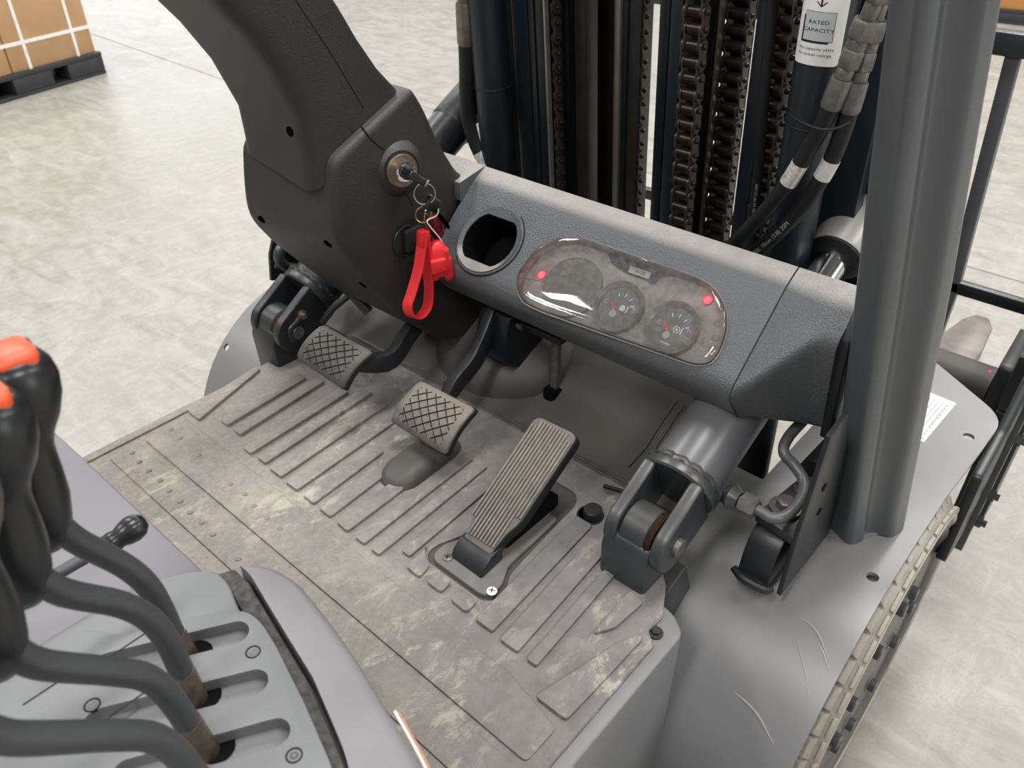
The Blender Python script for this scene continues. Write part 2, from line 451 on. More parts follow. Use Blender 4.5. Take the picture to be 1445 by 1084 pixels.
# ================================================================ cartons on pallets
def carton(name, label, o, ux, w, dpt, h, mat, group, straps=((0.18, 0.72), (0.3, 0.72)), z0=0):
    """o = corner nearest the truck, ux = direction along the visible face, depth goes away from it"""
    ux = Vector(ux).normalized(); uy = Vector((ux.y, -ux.x, 0)); 
    if uy.x > 0: uy = -uy
    M = Matrix((ux, uy, V(0, 0, 1))).transposed().to_4x4(); M.translation = Vector(o)
    t = thing(name, label, 'box', (o[0], o[1], o[2]), group)
    part('carton_body', [xf(box(0, w, 0, dpt, 0, h), M)], mat, t, 0.006)
    e = 0.004
    for f in straps[0]:
        x0 = w*f
        part('strap', [xf(box(x0-.011, x0+.011, -e, dpt+e, 0, h+e), M)], 'strap_white', t)
    for f in straps[1]:
        part('strap', [xf(box(-e, w+e, -e-.001, dpt+e, h*f-.011, h*f+.011), M)], 'strap_white', t)
    return t, M
def pallet(name, label, o, ux, w, dpt, h, mat):
    ux = Vector(ux).normalized(); uy = Vector((ux.y, -ux.x, 0))
    if uy.x > 0: uy = -uy
    M = Matrix((ux, uy, V(0, 0, 1))).transposed().to_4x4(); M.translation = Vector(o)
    t = thing(name, label, 'pallet', o)
    part('deck', [xf(box(0, w, 0, dpt, h-.03, h), M)], mat, t, 0.004)
    bw = w*.26
    for k in range(3):
        for j in range(3):
            x0 = k*(w-bw)/2; y0 = j*(dpt-.16)/2
            part('block', [xf(box(x0, x0+bw, y0, y0+.16, .022, h-.03), M)], mat, t, 0.008)
    for k in range(3):
        y0 = k*(dpt-.13)/2
        part('skid', [xf(box(0, w, y0, y0+.13, 0, .022), M)], mat, t, 0.004)
    for k in range(7):
        part('grip_pad', [xf(box(w*.3+k*.055, w*.3+k*.055+.03, .3, .36, .022, .04), M)], mat, t)
    return t
pr = at(151, 103, z=GZ); pl = at(2, 147, z=GZ); ux = (pl-pr).normalized()
PH = 0.15
pallet('plastic_pallet', 'black plastic pallet under the strapped cartons on the grey floor', pr, ux, 1.15, 1.0, PH, 'pallet_black')
o = pr+V(0, 0, PH)+ux*0.03+V(-.03, 0, 0)
carton('cardboard_box', 'brown carton with white straps at the right end of the pallet', o, ux, 0.66, 0.7, 0.62, 'cardboard', 'strapped cartons on the black pallet', ((0.22, 0.80), (0.27, 0.76)))
carton('cardboard_box', 'brown carton cut by the left edge of the picture', o+ux*0.67+V(0, 0, 0), ux, 0.45, 0.7, 0.62, 'cardboard', 'strapped cartons on the black pallet', ((0.5,), (0.27, 0.76)))
pr2 = at(1400, 32, z=GZ); u2 = V(1, 0.15, 0)
pallet('wooden_pallet', 'dark pallet under the orange carton in the top right corner', pr2, u2, 1.1, 1.0, 0.12, 'pallet_black')
carton('cardboard_box', 'orange-brown carton in the top right corner of the picture', pr2+V(0, 0.02, 0.12), u2, 1.0, 0.8, 0.6, 'cardboard_orange', None, ((), ()))

# ================================================================ truck deck, mat, toe board
t = thing('floor_deck', 'grey steel deck edge below the rubber mat, dropping to the fender', 'floor deck', (-.7, .3, -.3))
part('deck_plate', [prism(roundpoly([(-1.215, -.1), (-.268, -.1), (-.272, .652), (-.30, .672), (-1.215, .80)], .012), 'z', -.30, -.007)], 'fender_paint', t, .005, 3)
part('side_skirt', [prism(roundpoly([(-.2, -.1), (-.292, -.1), (-.292, .655), (-.2, .0)], .01), 'z', -.40, -.31)], 'fender_paint', t, .003)
bo = at(925, 893, z=-.005)
part('bolt_washer', [lathe([(0, -.004), (.010, -.004), (.010, .0015), (0, .0015)], bo, (0, 0, 1), 20)], 'black_paint', t)
part('bolt_head', [lathe([(0, 0), (.0065, 0), (.0065, .006), (.005, .0075), (0, .0075)], bo, (0, 0, 1), 6)], 'black_paint', t)

mt = thing('floor_mat', 'dusty grey ribbed rubber floor mat under the pedals', 'floor mat', (-.74, .5, -.007))
matpoly = [(-1.20, .15), (-.288, .15), (-.289, .606), (-.306, .620), (-.305, .652), (-.33, .70), (-.46, .835), (-1.17, .835), (-1.215, .70), (-1.20, .5)]
mb = part('mat_sheet', [prism(matpoly, 'z', -.007, 0)], 'mat_rubber', mt, .0015, 1)
rec = [(-.622, .527), (-.609, .513), (-.503, .512), (-.490, .525), (-.492, .552), (-.505, .572), (-.520, .745), (-.535, .765), (-.60, .765), (-.606, .585), (-.622, .545)]
cut(mb, prism(roundpoly(rec, .012), 'z', -.0045, .02))
part('recess_rim', [prism(roundpoly(rec, .012)+[roundpoly(rec, .012)[0]], 'z', -.0065, -.0044)], 'toe_board', mt)
H = .0062
ribs = []   # rear x0, x1, rear y, front x0, x1, front y
def rib(q, mat='mat_rubber', h=H, r=.004):
    return part('rib', [prism(roundpoly(q, r, 3), 'z', 0, h)], mat, mt, .0014, 2)
for x0, x1, y0, y1, s in [(-1.114, -1.091, .498, .675, -.014), (-1.075, -1.052, .498, .69, -.018), (-1.018, -.996, .481, .70, -.014),
        (-.980, -.957, .483, .727, -.020), (-.943, -.910, .480, .724, -.018), (-.896, -.866, .478, .70, -.014), (-.850, -.822, .477, .63, -.012),
        (-.720, -.699, .473, .716, -.012), (-.685, -.667, .473, .716, -.012), (-.649, -.632, .50, .72, -.012),
        (-.486, -.456, .482, .721, -.016), (-.441, -.411, .480, .70, -.016), (-.396, -.380, .480, .67, -.012)]:
    rib([(x0, y0), (x1, y0), (x1+s, y1), (x0+s, y1)])
for q in [[(-1.182, .475), (-1.142, .474), (-1.195, .637), (-1.208, .637)],
          [(-.809, .476), (-.780, .475), (-.788, .588), (-.798, .602), (-.815, .602)],
          [(-.765, .475), (-.737, .473), (-.742, .592), (-.755, .590), (-.768, .60)],
          [(-.622, .484), (-.593, .483), (-.598, .508), (-.612, .512), (-.626, .525), (-.626, .53)],
          [(-.581, .484), (-.552, .484), (-.554, .507), (-.583, .507)], [(-.535, .484), (-.503, .482), (-.504, .505), (-.537, .505)],
          [(-.356, .566), (-.340, .592), (-.335, .651), (-.36, .656)],
          [(-.354, .447), (-.307, .447), (-.303, .600), (-.311, .604), (-.325, .57)]]:
    rib(q, r=.006)
# wide cross panels at the heel end
part('heel_panel', [prism(roundpoly([(-1.165, .385), (-.310, .378), (-.310, .432), (-.40, .452), (-1.160, .462)], .008), 'z', 0, .0035)], 'mat_rubber', mt, .0014, 2)
part('heel_panel', [prism(roundpoly([(-1.165, .322), (-.310, .315), (-.310, .368), (-1.168, .374)], .008), 'z', 0, .003)], 'mat_rubber', mt, .0014, 2)
part('edge_bead', [prism([(-1.197, .15), (-1.180, .15), (-1.183, .5), (-1.200, .49)], 'z', 0, .004)], 'mat_rubber', mt, .0015, 2)
sm = mesh('stud', [lathe([(.0045, 0), (.0042, .0012), (.003, .002), (0, .0023)], (0, 0, 0), (0, 0, 1), 10)])
for a, b in [(725, 440), (765, 478), (845, 548), (980, 672), (1040, 715), (1080, 765), (1135, 815), (1190, 860), (560, 540), (592, 577), (632, 615), (680, 657), (718, 700), (765, 745), (808, 792), (857, 835), (905, 885), (1012, 990), (865, 350)]:
    p = at(a*.3322, 460+b*.3322, z=.0035); put('stud', sm, 'mat_rubber', mt, loc=(p.x, p.y, .0032))
# raised dome behind the brake pedal and the rubber plug with its socket
dm = at(585, 655, z=.005); M = Matrix.Translation((dm.x, .652, 0)) @ Matrix.Rotation(.05, 4, 'Z')
rings = []
for s, h in ((1.0, 0.0), (.93, .008), (.82, .016), (.6, .0215), (.3, .023), (.02, .0235)):
    rings.append([M @ V(x*s, y*s, h) for x, y in rrect(-.036, .036, -.075, .085, .035, 6)])
part('dome', [loft(rings)], 'toe_board', mt, ang=60)
gp = at(836, 729, z=0)
part('plug_socket', [lathe([(.021, 0), (.0205, .0015), (.018, .002), (.0175, -.001), (0, -.001)], (gp.x-.004, gp.y, 0), (0, 0, 1), 24)], 'groove_dark', mt)
part('plug', [lathe([(0, 0), (.0145, 0), (.0145, .016), (.013, .0175), (0, .018)], (gp.x, gp.y, -.001), (0, 0, 1), 24)], 'black_plastic', mt)

tb = thing('toe_board', 'dark grey sloping toe board under the dashboard', 'toe board', (-.75, .85, 0))
prof = [(.825, -.01), (.825, .002), (.905, .018), (1.0, .075), (1.06, .16), (1.07, .22), (1.085, .22), (1.075, .15), (1.01, .06), (.91, .0), (.84, -.012)]
part('board', [prism(prof, 'x', -1.30, -.40)], 'toe_board', tb, .004)
part('crease_bead', [prism([(.829, .0), (.836, .0), (.836, .006), (.829, .005)], 'x', -1.16, -.44)], 'toe_board', tb, .001)
for x0 in (-.505, -.49): part('bead', [loft([[V(x0+dx, y, z+dz) for dx, dz in ((0, 0), (.003, 0), (.003, .003), (0, .003))] for y, z in ((.86, .010), (.905, .019), (.99, .069))])], 'toe_board', tb)
cable = part('cable_stub', [tube(cr([at(852, 686, z=.01), at(880, 694, z=.012), at(905, 700, z=.012), V(-.40, .80, .02)]), .0035, 8)], 'rubber_black', tb)
part('tunnel_dome', [lathe([(.16, -.02), (.155, .03), (.12, .065), (.06, .08), (0, .083)], (-.86, .995, .02), (0, -.35, 1), 28)], 'toe_board', tb, ang=60)
# stud post under the dash
t = thing('latch_rod', 'thin vertical steel rod under the dashboard beside the accelerator', 'rod', (-.73, .93, .03))
p0 = at(783, 552, y=.93)
part('rod', [prism(rrect(p0.x-.007, p0.x+.007, .923, .937, .003, 3), 'z', .02, .22)], 'zinc_dull', t)
part('bracket', [box(p0.x-.075, p0.x+.03, .90, .945, .145, .158)], 'black_paint', t, .003)
part('slot_plate', [prism(rrect(p0.x-.012, p0.x+.016, .905, .945, .010, 4), 'z', .015, .034)], 'dark_void', t)

# ================================================================ dashboard
P0, P1, P2, P3 = (.964, .384), (.935, .367), (.814, .255), (.862, .190)
XL, XS, XR = -.905, -.341, -.250
prof = roundpoly([(.985, .19), (.972, .372), P0, P1, P2, P3, (.95, .175)], [.003, .004, .004, .014, .030, .012, .003], 5)
da = thing('dashboard', 'grey grained plastic dashboard with cup holder and instruments', 'dashboard', (-.62, .9, .19))
part('cowl', [prism(roundpoly([(.90, .34), (.972, .34), (.972, .380), (.964, .384), (.90, .372)], .003), 'x', -1.12, XL+.002)], 'dash_plastic', da, ang=30)
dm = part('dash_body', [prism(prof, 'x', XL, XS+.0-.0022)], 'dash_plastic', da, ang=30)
E_ = V(0, .737, .676); N_ = V(0, -.676, .737); O_ = V(0, *P2)
def DF(u, v, h=0.0): return V(u, P2[0], P2[1]) + E_*v + N_*h
def duv(px, py, h=0.0):
    p = atp(px, py, O_+N_*h, N_); q = p-O_; return p.x, q.dot(E_)
# cup holder
cu, cv = duv(691, 339)
def disc(r, n=32, flat=None, du=0, dv=0):
    out = []
    for i in range(n):
        a = 2*PI*i/n; x, y = r*math.cos(a), r*math.sin(a)
        if flat: y = max(-flat, min(flat, y))
        out.append((cu+du+x, cv+dv+y))
    return out
def dprism(poly, h0, h1):
    n = len(poly); vs = [tuple(DF(a, b, h0)) for a, b in poly]+[tuple(DF(a, b, h1)) for a, b in poly]
    return vs, [list(range(n))[::-1], list(range(n, 2*n))]+[[i, (i+1) % n, n+(i+1) % n, n+i] for i in range(n)]
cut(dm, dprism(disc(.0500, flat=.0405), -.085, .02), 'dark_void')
def dring(outer, inner, h0, h1, hin=None):
    hin = h1 if hin is None else hin
    n = len(outer); vs = []
    for poly, h in ((outer, h0), (outer, h1), (inner, hin), (inner, h0)): vs += [tuple(DF(a, b, h)) for a, b in poly]
    fs = []
    for k in range(4):
        l = (k+1) % 4
        for i in range(n): fs.append([k*n+i, k*n+(i+1) % n, l*n+(i+1) % n, l*n+i])
    return vs, fs
cup = part('cup_holder', [dring(disc(.0620), disc(.0570), -.001, .0025), dring(disc(.0578), disc(.0500, flat=.0405), -.001, .0045, .0015)], 'dash_plastic', da, ang=30)
part('cup_groove', [dring(disc(.0640), disc(.0617), -.0005, .0006)], 'groove_dark', cup)
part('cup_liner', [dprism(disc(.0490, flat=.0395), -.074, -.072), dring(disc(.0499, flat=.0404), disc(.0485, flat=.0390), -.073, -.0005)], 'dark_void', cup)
# instrument cluster
OUT = [(729, 408), (731, 388), (757, 353), (790, 336), (822, 336), (985, 392), (1010, 407), (1026, 435), (1028, 465), (1018, 497), (1003, 516), (980, 517), (765, 441), (738, 428)]
OUT = roundpoly([duv(*p) for p in OUT], .012, 3)
cx0 = sum(p[0] for p in OUT)/len(OUT); cy0 = sum(p[1] for p in OUT)/len(OUT)
def inset(k, poly=OUT): 
    out = []
    n = len(poly)
    for i in range(n):
        a = Vector(poly[i-1]); b = Vector(poly[(i+1) % n]); tn = (b-a).normalized(); nn = Vector((-tn.y, tn.x))
        p = Vector(poly[i])
        if (Vector((cx0, cy0))-p).dot(nn) < 0: nn = -nn
        out.append(tuple(p+nn*k))
    return out
cut(dm, dprism(inset(.0035), -.016, .02), 'cluster_panel')
cl = part('cluster_panel', [dprism(inset(.0038), -.0165, -.0145)], 'cluster_panel', da)
part('cluster_rim', [dring(inset(-.0012), inset(.0030), -.002, .0016)], 'gauge_bezel', cl, ang=30)
lens_rings = [(0.0006, .0008), (.0010, .0050), (.0030, .0082), (.0065, .0098), (.010, .0104), (.012, .0105), (.0135, .0105)]
rr = [[DF(a, b, h) for a, b in inset(k)] for k, h in lens_rings]
rr2 = [[DF(a, b, h-.0012) for a, b in inset(k+.0012)] for k, h in lens_rings]
base_in = inset(.0135)
for s_ in (.93, .84, .72, .58, .42, .25, .08):
    rr.append([DF(cx0+(a-cx0)*s_, cy0+(b-cy0)*s_, .0105+.0045*(1-s_*s_)) for a, b in base_in])
g = loft(rr, True, False)
top = len(g[0]); g[1].append([top-len(OUT)+i for i in range(len(OUT))])
part('clear_cover', [g], 'clear_cover', da, ang=60)
def circ(u0, v0, r, n=32, a0=0, a1=2*PI): return [(u0+r*math.cos(a0+(a1-a0)*i/n), v0+r*math.sin(a0+(a1-a0)*i/n)) for i in range(n)]
def ddisc(u0, v0, r, h0, h1, n=32): return dprism(circ(u0, v0, r, n), h0, h1)
def dr(u0, v0, ro, ri, h0, h1, hi=None): return dring(circ(u0, v0, ro), circ(u0, v0, ri), h0, h1, hi)
HB = -.0144
def gauge(px, py, icon):
    u, v = duv(px, py, -.008)
    g = part('gauge', [ddisc(u, v, .0335, HB, -.0115)], 'gauge_face', da)
    part('gauge_bezel', [dr(u, v, .0395, .0362, HB, -.0040, -.0055), dr(u, v, .0362, .0335, HB, -.0060, -.0075), dr(u, v, .0337, .0318, HB, -.0085, -.0095)], 'gauge_bezel', g, ang=30)
    part('gauge_glass', [ddisc(u, v, .0318, -.0092, -.0088)], 'gauge_glass', g)
    rot = .16; K = 1.38
    for k in range(9):
        a = math.radians(140-k*15.5)+rot
        col = 'tick_pink' if k == 8 else ('tick_blue' if k % 2 == 1 else 'tick_white')
        wd = .0011 if k < 8 else .0028
        r0, r1 = .0128*K, (.0178 if k % 2 else .0172)*K; wd *= K
        e = Vector((math.cos(a), math.sin(a))); s = Vector((-e.y, e.x))*wd/2
        if k == 0: continue
        q = [e*r0-s, e*r1-s, e*r1+s, e*r0+s]
        part('scale_mark', [dprism([(u+p.x, v+p.y) for p in q], -.0114, -.0111)], col, g)
    def fn(a0, b0, uu, vv): return lambda a, b: DF(u+uu+a*math.cos(rot)-b*math.sin(rot), v+vv+a*math.sin(rot)+b*math.cos(rot), -.0112)
    part('letter', [text_geo('C', .0088, fn(0, 0, -.0235, .002))], 'tick_white', g)
    part('letter', [text_geo('H', .0080, fn(0, 0, .0235, .006))], 'tick_pink', g)
    part('icon', [dr(u+.006, v+.001, .0052, .0039, -.0114, -.0111)] if icon else [dprism([(u+.002, v-.003), (u+.009, v-.003), (u+.0105, v+.002), (u+.0075, v+.006), (u+.0035, v+.006), (u+.0008, v+.001)], -.0114, -.0111)], 'tick_white', g)
    part('icon', [dprism([(u+.0125, v-.004), (u+.0143, v-.004), (u+.0143, v+.007), (u+.0125, v+.007)], -.0114, -.0111)], 'tick_white', g)
    if icon: part('icon', [ddisc(u+.006, v+.001, .0020, -.0114, -.0111, 10)], 'tick_white', g)
    a = math.radians(128); e = Vector((math.cos(a), math.sin(a))); s = Vector((-e.y, e.x)); p = Vector((u-.0025, v-.010))
    q = [p-s*.0022-e*.001, p-s*.0009+e*.0245, p+s*.0009+e*.0245, p+s*.0022-e*.001]
    part('needle', [dprism([tuple(x) for x in q], -.0108, -.0100)], 'needle_orange', g)
    part('needle_hub', [ddisc(p.x-.0012, p.y-.0015, .0055, -.0110, -.0098, 18)], 'sticker_grey', g)
    if icon:
        for k in range(6): part('print_mark', [dprism([(u-.0075+k*.0026, v-.0235), (u-.0056+k*.0026, v-.0235), (u-.0056+k*.0026, v-.0218), (u-.0075+k*.0026, v-.0218)], -.0114, -.0111)], 'tick_white', g)
gauge(872, 433, False); gauge(948, 463, True)
u, v = duv(806, 404, -.008)
bl = part('blank_gauge', [ddisc(u, v, .0465, HB, -.0085, 48)], 'gauge_face', da)
part('blank_gauge_rim', [dr(u, v, .0485, .0462, HB, -.0075)], 'gauge_bezel', bl, ang=30)
for px, py in ((763, 387), (998, 422)):
    u, v = duv(px, py, -.01)
    l = part('warning_lamp', [lathe([(0, 0), (.0058, 0), (.0054, .0025), (.0035, .0044), (0, .005)], DF(u, v, HB), N_, 20)], 'lamp_red', da)
    part('lamp_ring', [dr(u, v, .0072, .0058, HB, HB+.002)], 'red_silicone', l)
    ld = bpy.data.lights.new('warning_lamp_glow', 'POINT'); ld.energy = .002; ld.color = (1, .05, .06); ld.shadow_soft_size = .003
    lo = bpy.data.objects.new('warning_lamp_glow', ld); COL.objects.link(lo); lo.location = DF(u, v, HB+.0085)
for px, py in ((1012, 455), (1008, 475), (1003, 490)):
    u, v = duv(px, py, -.01)
    part('unlit_lamp', [lathe([(0, 0), (.0055, 0), (.005, .0015), (0, .002)], DF(u, v, HB), N_, 18)], 'gauge_bezel', da)
lq = [duv(*p, -.012) for p in ((890, 375), (919, 385), (915, 394), (886, 384))]
sq = [duv(*p, -.012) for p in ((857, 358), (865, 354), (890, 366), (905, 364), (928, 374), (948, 383), (944, 390), (930, 392), (925, 400), (918, 401), (912, 396), (880, 384), (862, 371))]
part('smudge', [dprism(sq, HB, HB+.0004)], 'cluster_smudge', da)
lc = part('hour_meter', [dprism(lq, HB, -.0118)], 'lcd_glass', da, .0003, 1)
ru = (Vector(lq[1])-Vector(lq[0])); rl = ru.length; ru.normalize(); rv = Vector((-ru.y, ru.x))
lm = sum((Vector(p) for p in lq), Vector((0, 0)))/4
part('digits', [text_geo('6108', .0082, lambda a, b: DF(lm.x+ru.x*(a+.002)+rv.x*b, lm.y+ru.y*(a+.002)+rv.y*b, -.0115))], 'ink', lc)
# end cap of the dash
def capring(x, p2, p3, bb=(.95, .175)):
    return [V(x, y, z) for y, z in roundpoly([(.985, .19), (.972, .372), P0, P1, p2, p3, bb], [.003, .004, .004, .014, .018, .012, .003], 5)]
pcap = [capring(XS, P2, P3), capring(-.325, (.826, .272), (.868, .196)), capring(-.302, (.853, .300), (.882, .195)), capring(-.280, (.884, .326), (.905, .188)), capring(-.268, (.893, .332), (.92, .182)), capring(XR, (.894, .332), (.93, .180))]
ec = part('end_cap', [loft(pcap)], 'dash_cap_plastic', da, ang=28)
part('edge_gasket', [loft([[V(x, y, z) for y, z in ((.985, .19), (.974, .38), (.955, .386), (.928, .372), (.905, .335), (.932, .165), (.95, .160))] for x in (XR-.001, XR+.012)])], 'black_plastic', da, .003)
part('seam', [prism([(y*.999+.0009-.0002, z*.999) for y, z in prof], 'x', XS-.0025, XS+.0005)], 'groove_dark', da)
# ================================================================ steering column
scl = thing('steering_column_shroud', 'dark grey plastic steering column shroud left of the dashboard', 'column shroud', (-1.0, .9, .06))
low = roundpoly([(.668, .47), (.656, .405), (.652, .352), (.70, .272), (.775, .155), (.86, .075), (.95, .055), (1.02, .10), (1.03, .345), (.955, .360), (.915, .378), (.872, .445), (.845, .505), (.822, .540), (.80, .528)], [.02, .03, .03, .03, .03, .03, .02, .01, .02, .03, .03, .03, .02, .016, .01], 4)
def lowring(x, sh): return [V(x, y-sh*max(0, min(1, (.80-y)/.12)), z) for y, z in low]
lo = part('lower_shroud', [loft([lowring(-1.098, .036), lowring(-.915, 0)])], 'column_plastic', scl, .024, 6, 60)
upr = [((.640, .425), (.823, .505)), ((.641, .455), (.818, .530)), ((.640, .53), (.781, .570)), ((.613, .597), (.750, .615)), ((.580, .648), (.724, .66)), ((.545, .69), (.700, .695)), ((.495, .74), (.665, .745)), ((.44, .80), (.62, .81)), ((.38, .88), (.57, .89))]
rings = []
for ki, ((ry, rz), (fy, fz)) in enumerate(upr):
    ln = math.hypot(fy-ry, fz-rz)
    sec = roundpoly([(-1.082, -.018), (-.932, .0), (-.932, ln), (-1.075, ln)], [.022, .030, .02, .02], 6)
    rings.append([V(x, ry+(fy-ry)*s/ln, rz+(fz-rz)*s/ln+(.04, .03)[ki]*max(0, (-.95-x)/.13) if ki < 2 else rz+(fz-rz)*s/ln) for x, s in sec])
upm = part('upper_shroud', [loft(rings)], 'column_upper_plastic', scl, ang=60)
# seams
def seam(pts, r, par, mat='groove_dark', name='seam'):
    return part(name, [tube(cr(pts), r, 6)], mat, par)
seam([at(*p, x=-.9325) for p in ((412, -8), (430, 20), (468, 78), (513, 153))], .0012, upm)
seam([at(*p, x=-.915) for p in ((509, 178), (525, 198), (541, 211))], .0014, lo)
seam([at(*p, x=-.915) for p in ((573, 273), (582, 290))], .0014, lo)
# screw recesses
for px, py, hx in ((337, 159, -1.045), (413, 184, -.968)):
    p = at(px, py, x=hx)
    cut(upm, lathe([(.0075, -.02), (.0075, .014)], p, (0, 1, .15), 16), 'dark_void')
for px, py, hx in ((471, 341, -.945), (508, 404, -.95), (390, 302, -1.07)):
    p = at(px, py, x=hx)
    cut(lo, lathe([(.0072, -.03), (.0072, .014)], p, (0, 1, 0), 16), 'dark_void')
# ignition lock
ip = at(565, 240, x=-.905); ax = V(1, -.28, .10).normalized()
part('lock_boss', [lathe([(.047, -.02), (.045, -.006), (.037, .006), (.030, .012), (.029, .010), (0, .010)], ip-ax*.008, ax, 32)], 'column_plastic', scl, ang=60)
ig = part('lock_ring', [lathe([(.0255, 0), (.0255, .006), (.0235, .0075), (.0165, .0068), (0, .0066)], ip+ax*.001, ax, 32)], 'brass_dull', scl)
lk = part('lock_nut', [lathe([(.0135, 0), (.0160, .001), (.0155, .012), (.0135, .014), (.0105, .014), (.0102, .011), (0, .011)], ip+ax*.0065, ax, 24)], 'chrome', ig)
kc = part('lock_core', [lathe([(.0098, 0), (.0095, .013), (.006, .016), (0, .016)], ip+ax*.014, ax, 20)], 'black_plastic', ig)
# accessory socket with its cap
sp = at(573, 340, x=-.912)
so = part('socket_ring', [torus(sp, (1, 0, 0), .025, .002, 32, 8)], 'black_plastic', scl)
part('socket_cap', [xf(prism(rrect(-.017, .020, -.020, .020, .005, 4), 'x', 0, .010), Matrix.Translation(sp+V(-.001, .012, 0)))], 'black_plastic', scl, .002)

# keys and key ring
kp = ip+ax*.026
key = thing('ignition_key', 'black-headed ignition key turned in the brass lock on the column', 'key', ip+ax*.016)
u1 = V(.25, .75, -.6).normalized(); w1 = ax.cross(u1).normalized(); u1 = w1.cross(ax).normalized()
M = Matrix((ax, u1, w1)).transposed().to_4x4(); M.translation = ip+ax*.026
part('key_head', [xf(prism(roundpoly([(-.006, -.012), (.012, -.017), (.032, -.014), (.034, .014), (.016, .019), (-.006, .012)], .003, 3), 'z', -.0055, .0055), M)], 'knob_black', key, .0012)
part('key_edge', [xf(prism([(.016, .0185), (.0345, .0135), (.037, .016), (.0175, .0215)], 'z', -.0058, .0058), M)], 'zinc_dull', key, .0005)
rk = thing('key_ring', 'steel split ring hanging from the ignition key', 'key ring', kp+V(0, 0, -.03))
XK = -.868
def K(px, py, dx=0.0): return at(px, py, x=XK+dx)
rc = K(599, 274)
part('ring', [torus(rc, (.75, -.55, .15), .0165, .0009, 36, 6)], 'chrome', rk)
part('ring', [torus(rc+V(.001, -.0006, .001), (.75, -.55, .15), .0160, .0008, 36, 6)], 'zinc', rk)
k2 = thing('spare_key', 'black-headed spare key hanging on the ring below the lock', 'key', K(612, 300))
hp = K(608, 288, .004)
M = Matrix.Translation(hp) @ Matrix.Rotation(-.5, 4, 'X')
part('key_head', [xf(prism(roundpoly([(-.012, -.010), (.014, -.012), (.016, .006), (-.008, .012)], .003, 3), 'x', -.004, .004), M)], 'knob_black', k2, .0012)
part('key_cap', [xf(prism([(-.011, .0115), (.015, .0055), (.0165, .0085), (-.0095, .0145)], 'x', -.0045, .0045), M)], 'zinc_dull', k2, .0006)
bl0, bl1 = K(616, 300), K(634, 322); dv = (bl1-bl0); dv.normalize(); sd = dv.cross(V(1, 0, 0)).normalized()
bl = []
for i, wv in enumerate((.004, .004, .003, .0042, .003, .004, .003, .0015)):
    p = bl0+(bl1-bl0)*(i/7); bl.append((p, wv))
pl = [(p+sd*.003) for p, wv in bl]+[(p-sd*wv) for p, wv in bl[::-1]]
part('key_blade', [loft([[p+V(-.001, 0, 0) for p in pl], [p+V(.001, 0, 0) for p in pl]])], 'chrome', k2)
part('key_fob', [lathe([(0, 0), (.010, .001), (.012, .012), (.011, .034), (.005, .042), (0, .042)], K(612, 305, -.012), (0, .22, -1), 18)], 'red_dark', k2)
# red wrist strap on a gold ring
st = thing('red_wrist_strap', 'red silicone wrist strap looped on the key ring', 'strap', K(590, 445))
part('gold_ring', [torus(K(597, 303), (.9, -.4, .1), .0125, .0014, 28, 8)], 'gold_metal', st)
part('gold_hook', [tube(cr([K(603, 288), K(609, 297), K(606, 308), K(600, 300), K(599, 312), K(603, 322)]), .0011, 7)], 'gold_metal', st)
path = cr([K(598, 326), K(595, 345), K(590, 380), K(580, 415), K(575, 432), K(580, 446), K(592, 447), K(603, 432), K(605, 405), K(602, 370), K(600, 345), K(600, 330)], 6)
wdir = V(.95, .30, .0).normalized()
rings = []
for i, p in enumerate(path):
    tg = (path[min(i+1, len(path)-1)]-path[max(i-1, 0)]).normalized(); nn = tg.cross(wdir).normalized()
    rings.append([p+wdir*a+nn*b for a, b in ((-.0088, -.0015), (.0088, -.0015), (.0088, .0015), (-.0088, .0015))])
part('strap_band', [loft(rings)], 'red_silicone', st, .0005, 1)
part('strap_clasp', [xf(prism(rrect(-.008, .008, -.017, .010, .003, 3), 'x', -.0065, .0065), Matrix.Translation(K(597, 333)) @ Matrix.Rotation(-.12, 4, 'X'))], 'red_silicone', st, .002)
part('rivet', [torus(K(603, 338, .006), (.9, -.4, 0), .003, .0012, 16, 6)], 'brass_dull', st)
# plain red rubber charm
ch = thing('red_rubber_charm', 'chunky red rubber charm hanging beside the red strap', 'charm', K(622, 396))
cp = K(618, 366, .004)
Mz = Matrix.Translation(cp) @ Matrix.Rotation(.10, 4, 'X') @ Matrix.Rotation(-.5, 4, 'Z')
part('charm_body', [xf(loft([[V(x*s, y*s, h) for x, y in rrect(-.015, .015, -.018, .018, .011, 5)] for s, h in ((.30, .033), (.62, .029), (.88, .020), (1, .008), (1.02, -.010), (.95, -.022), (.80, -.027))]), Mz)], 'red_silicone', ch, ang=60)
part('charm_block', [xf(box(.0, .020, -.017, .010, -.016, .010), Mz)], 'red_silicone', ch, .004, 3)
part('charm_foot', [xf(loft([[V(x*s+.002, y*s+.013, h) for x, y in rrect(-.009, .009, -.009, .009, .007, 4)] for s, h in ((.95, .0), (1, -.03), (.85, -.038), (.4, -.041))]), Mz)], 'red_silicone', ch, ang=60)
part('charm_foot', [xf(loft([[V(x*s+.002, y*s-.010, h) for x, y in rrect(-.009, .009, -.008, .008, .007, 4)] for s, h in ((.95, .0), (1, -.027), (.85, -.033), (.4, -.035))]), Mz)], 'red_silicone', ch, ang=60)
part('charm_button', [xf(lathe([(0, -.006), (.0055, -.005), (.0055, .003), (.004, .005), (0, .0056)], (.008, .012, .018), (.9, .2, .4), 14), Mz)], 'red_silicone', ch)
part('charm_chain', [tube(cr([K(600, 312), K(606, 325), K(610, 335), K(613, 342)]), .0012, 6)], 'gold_metal', ch)
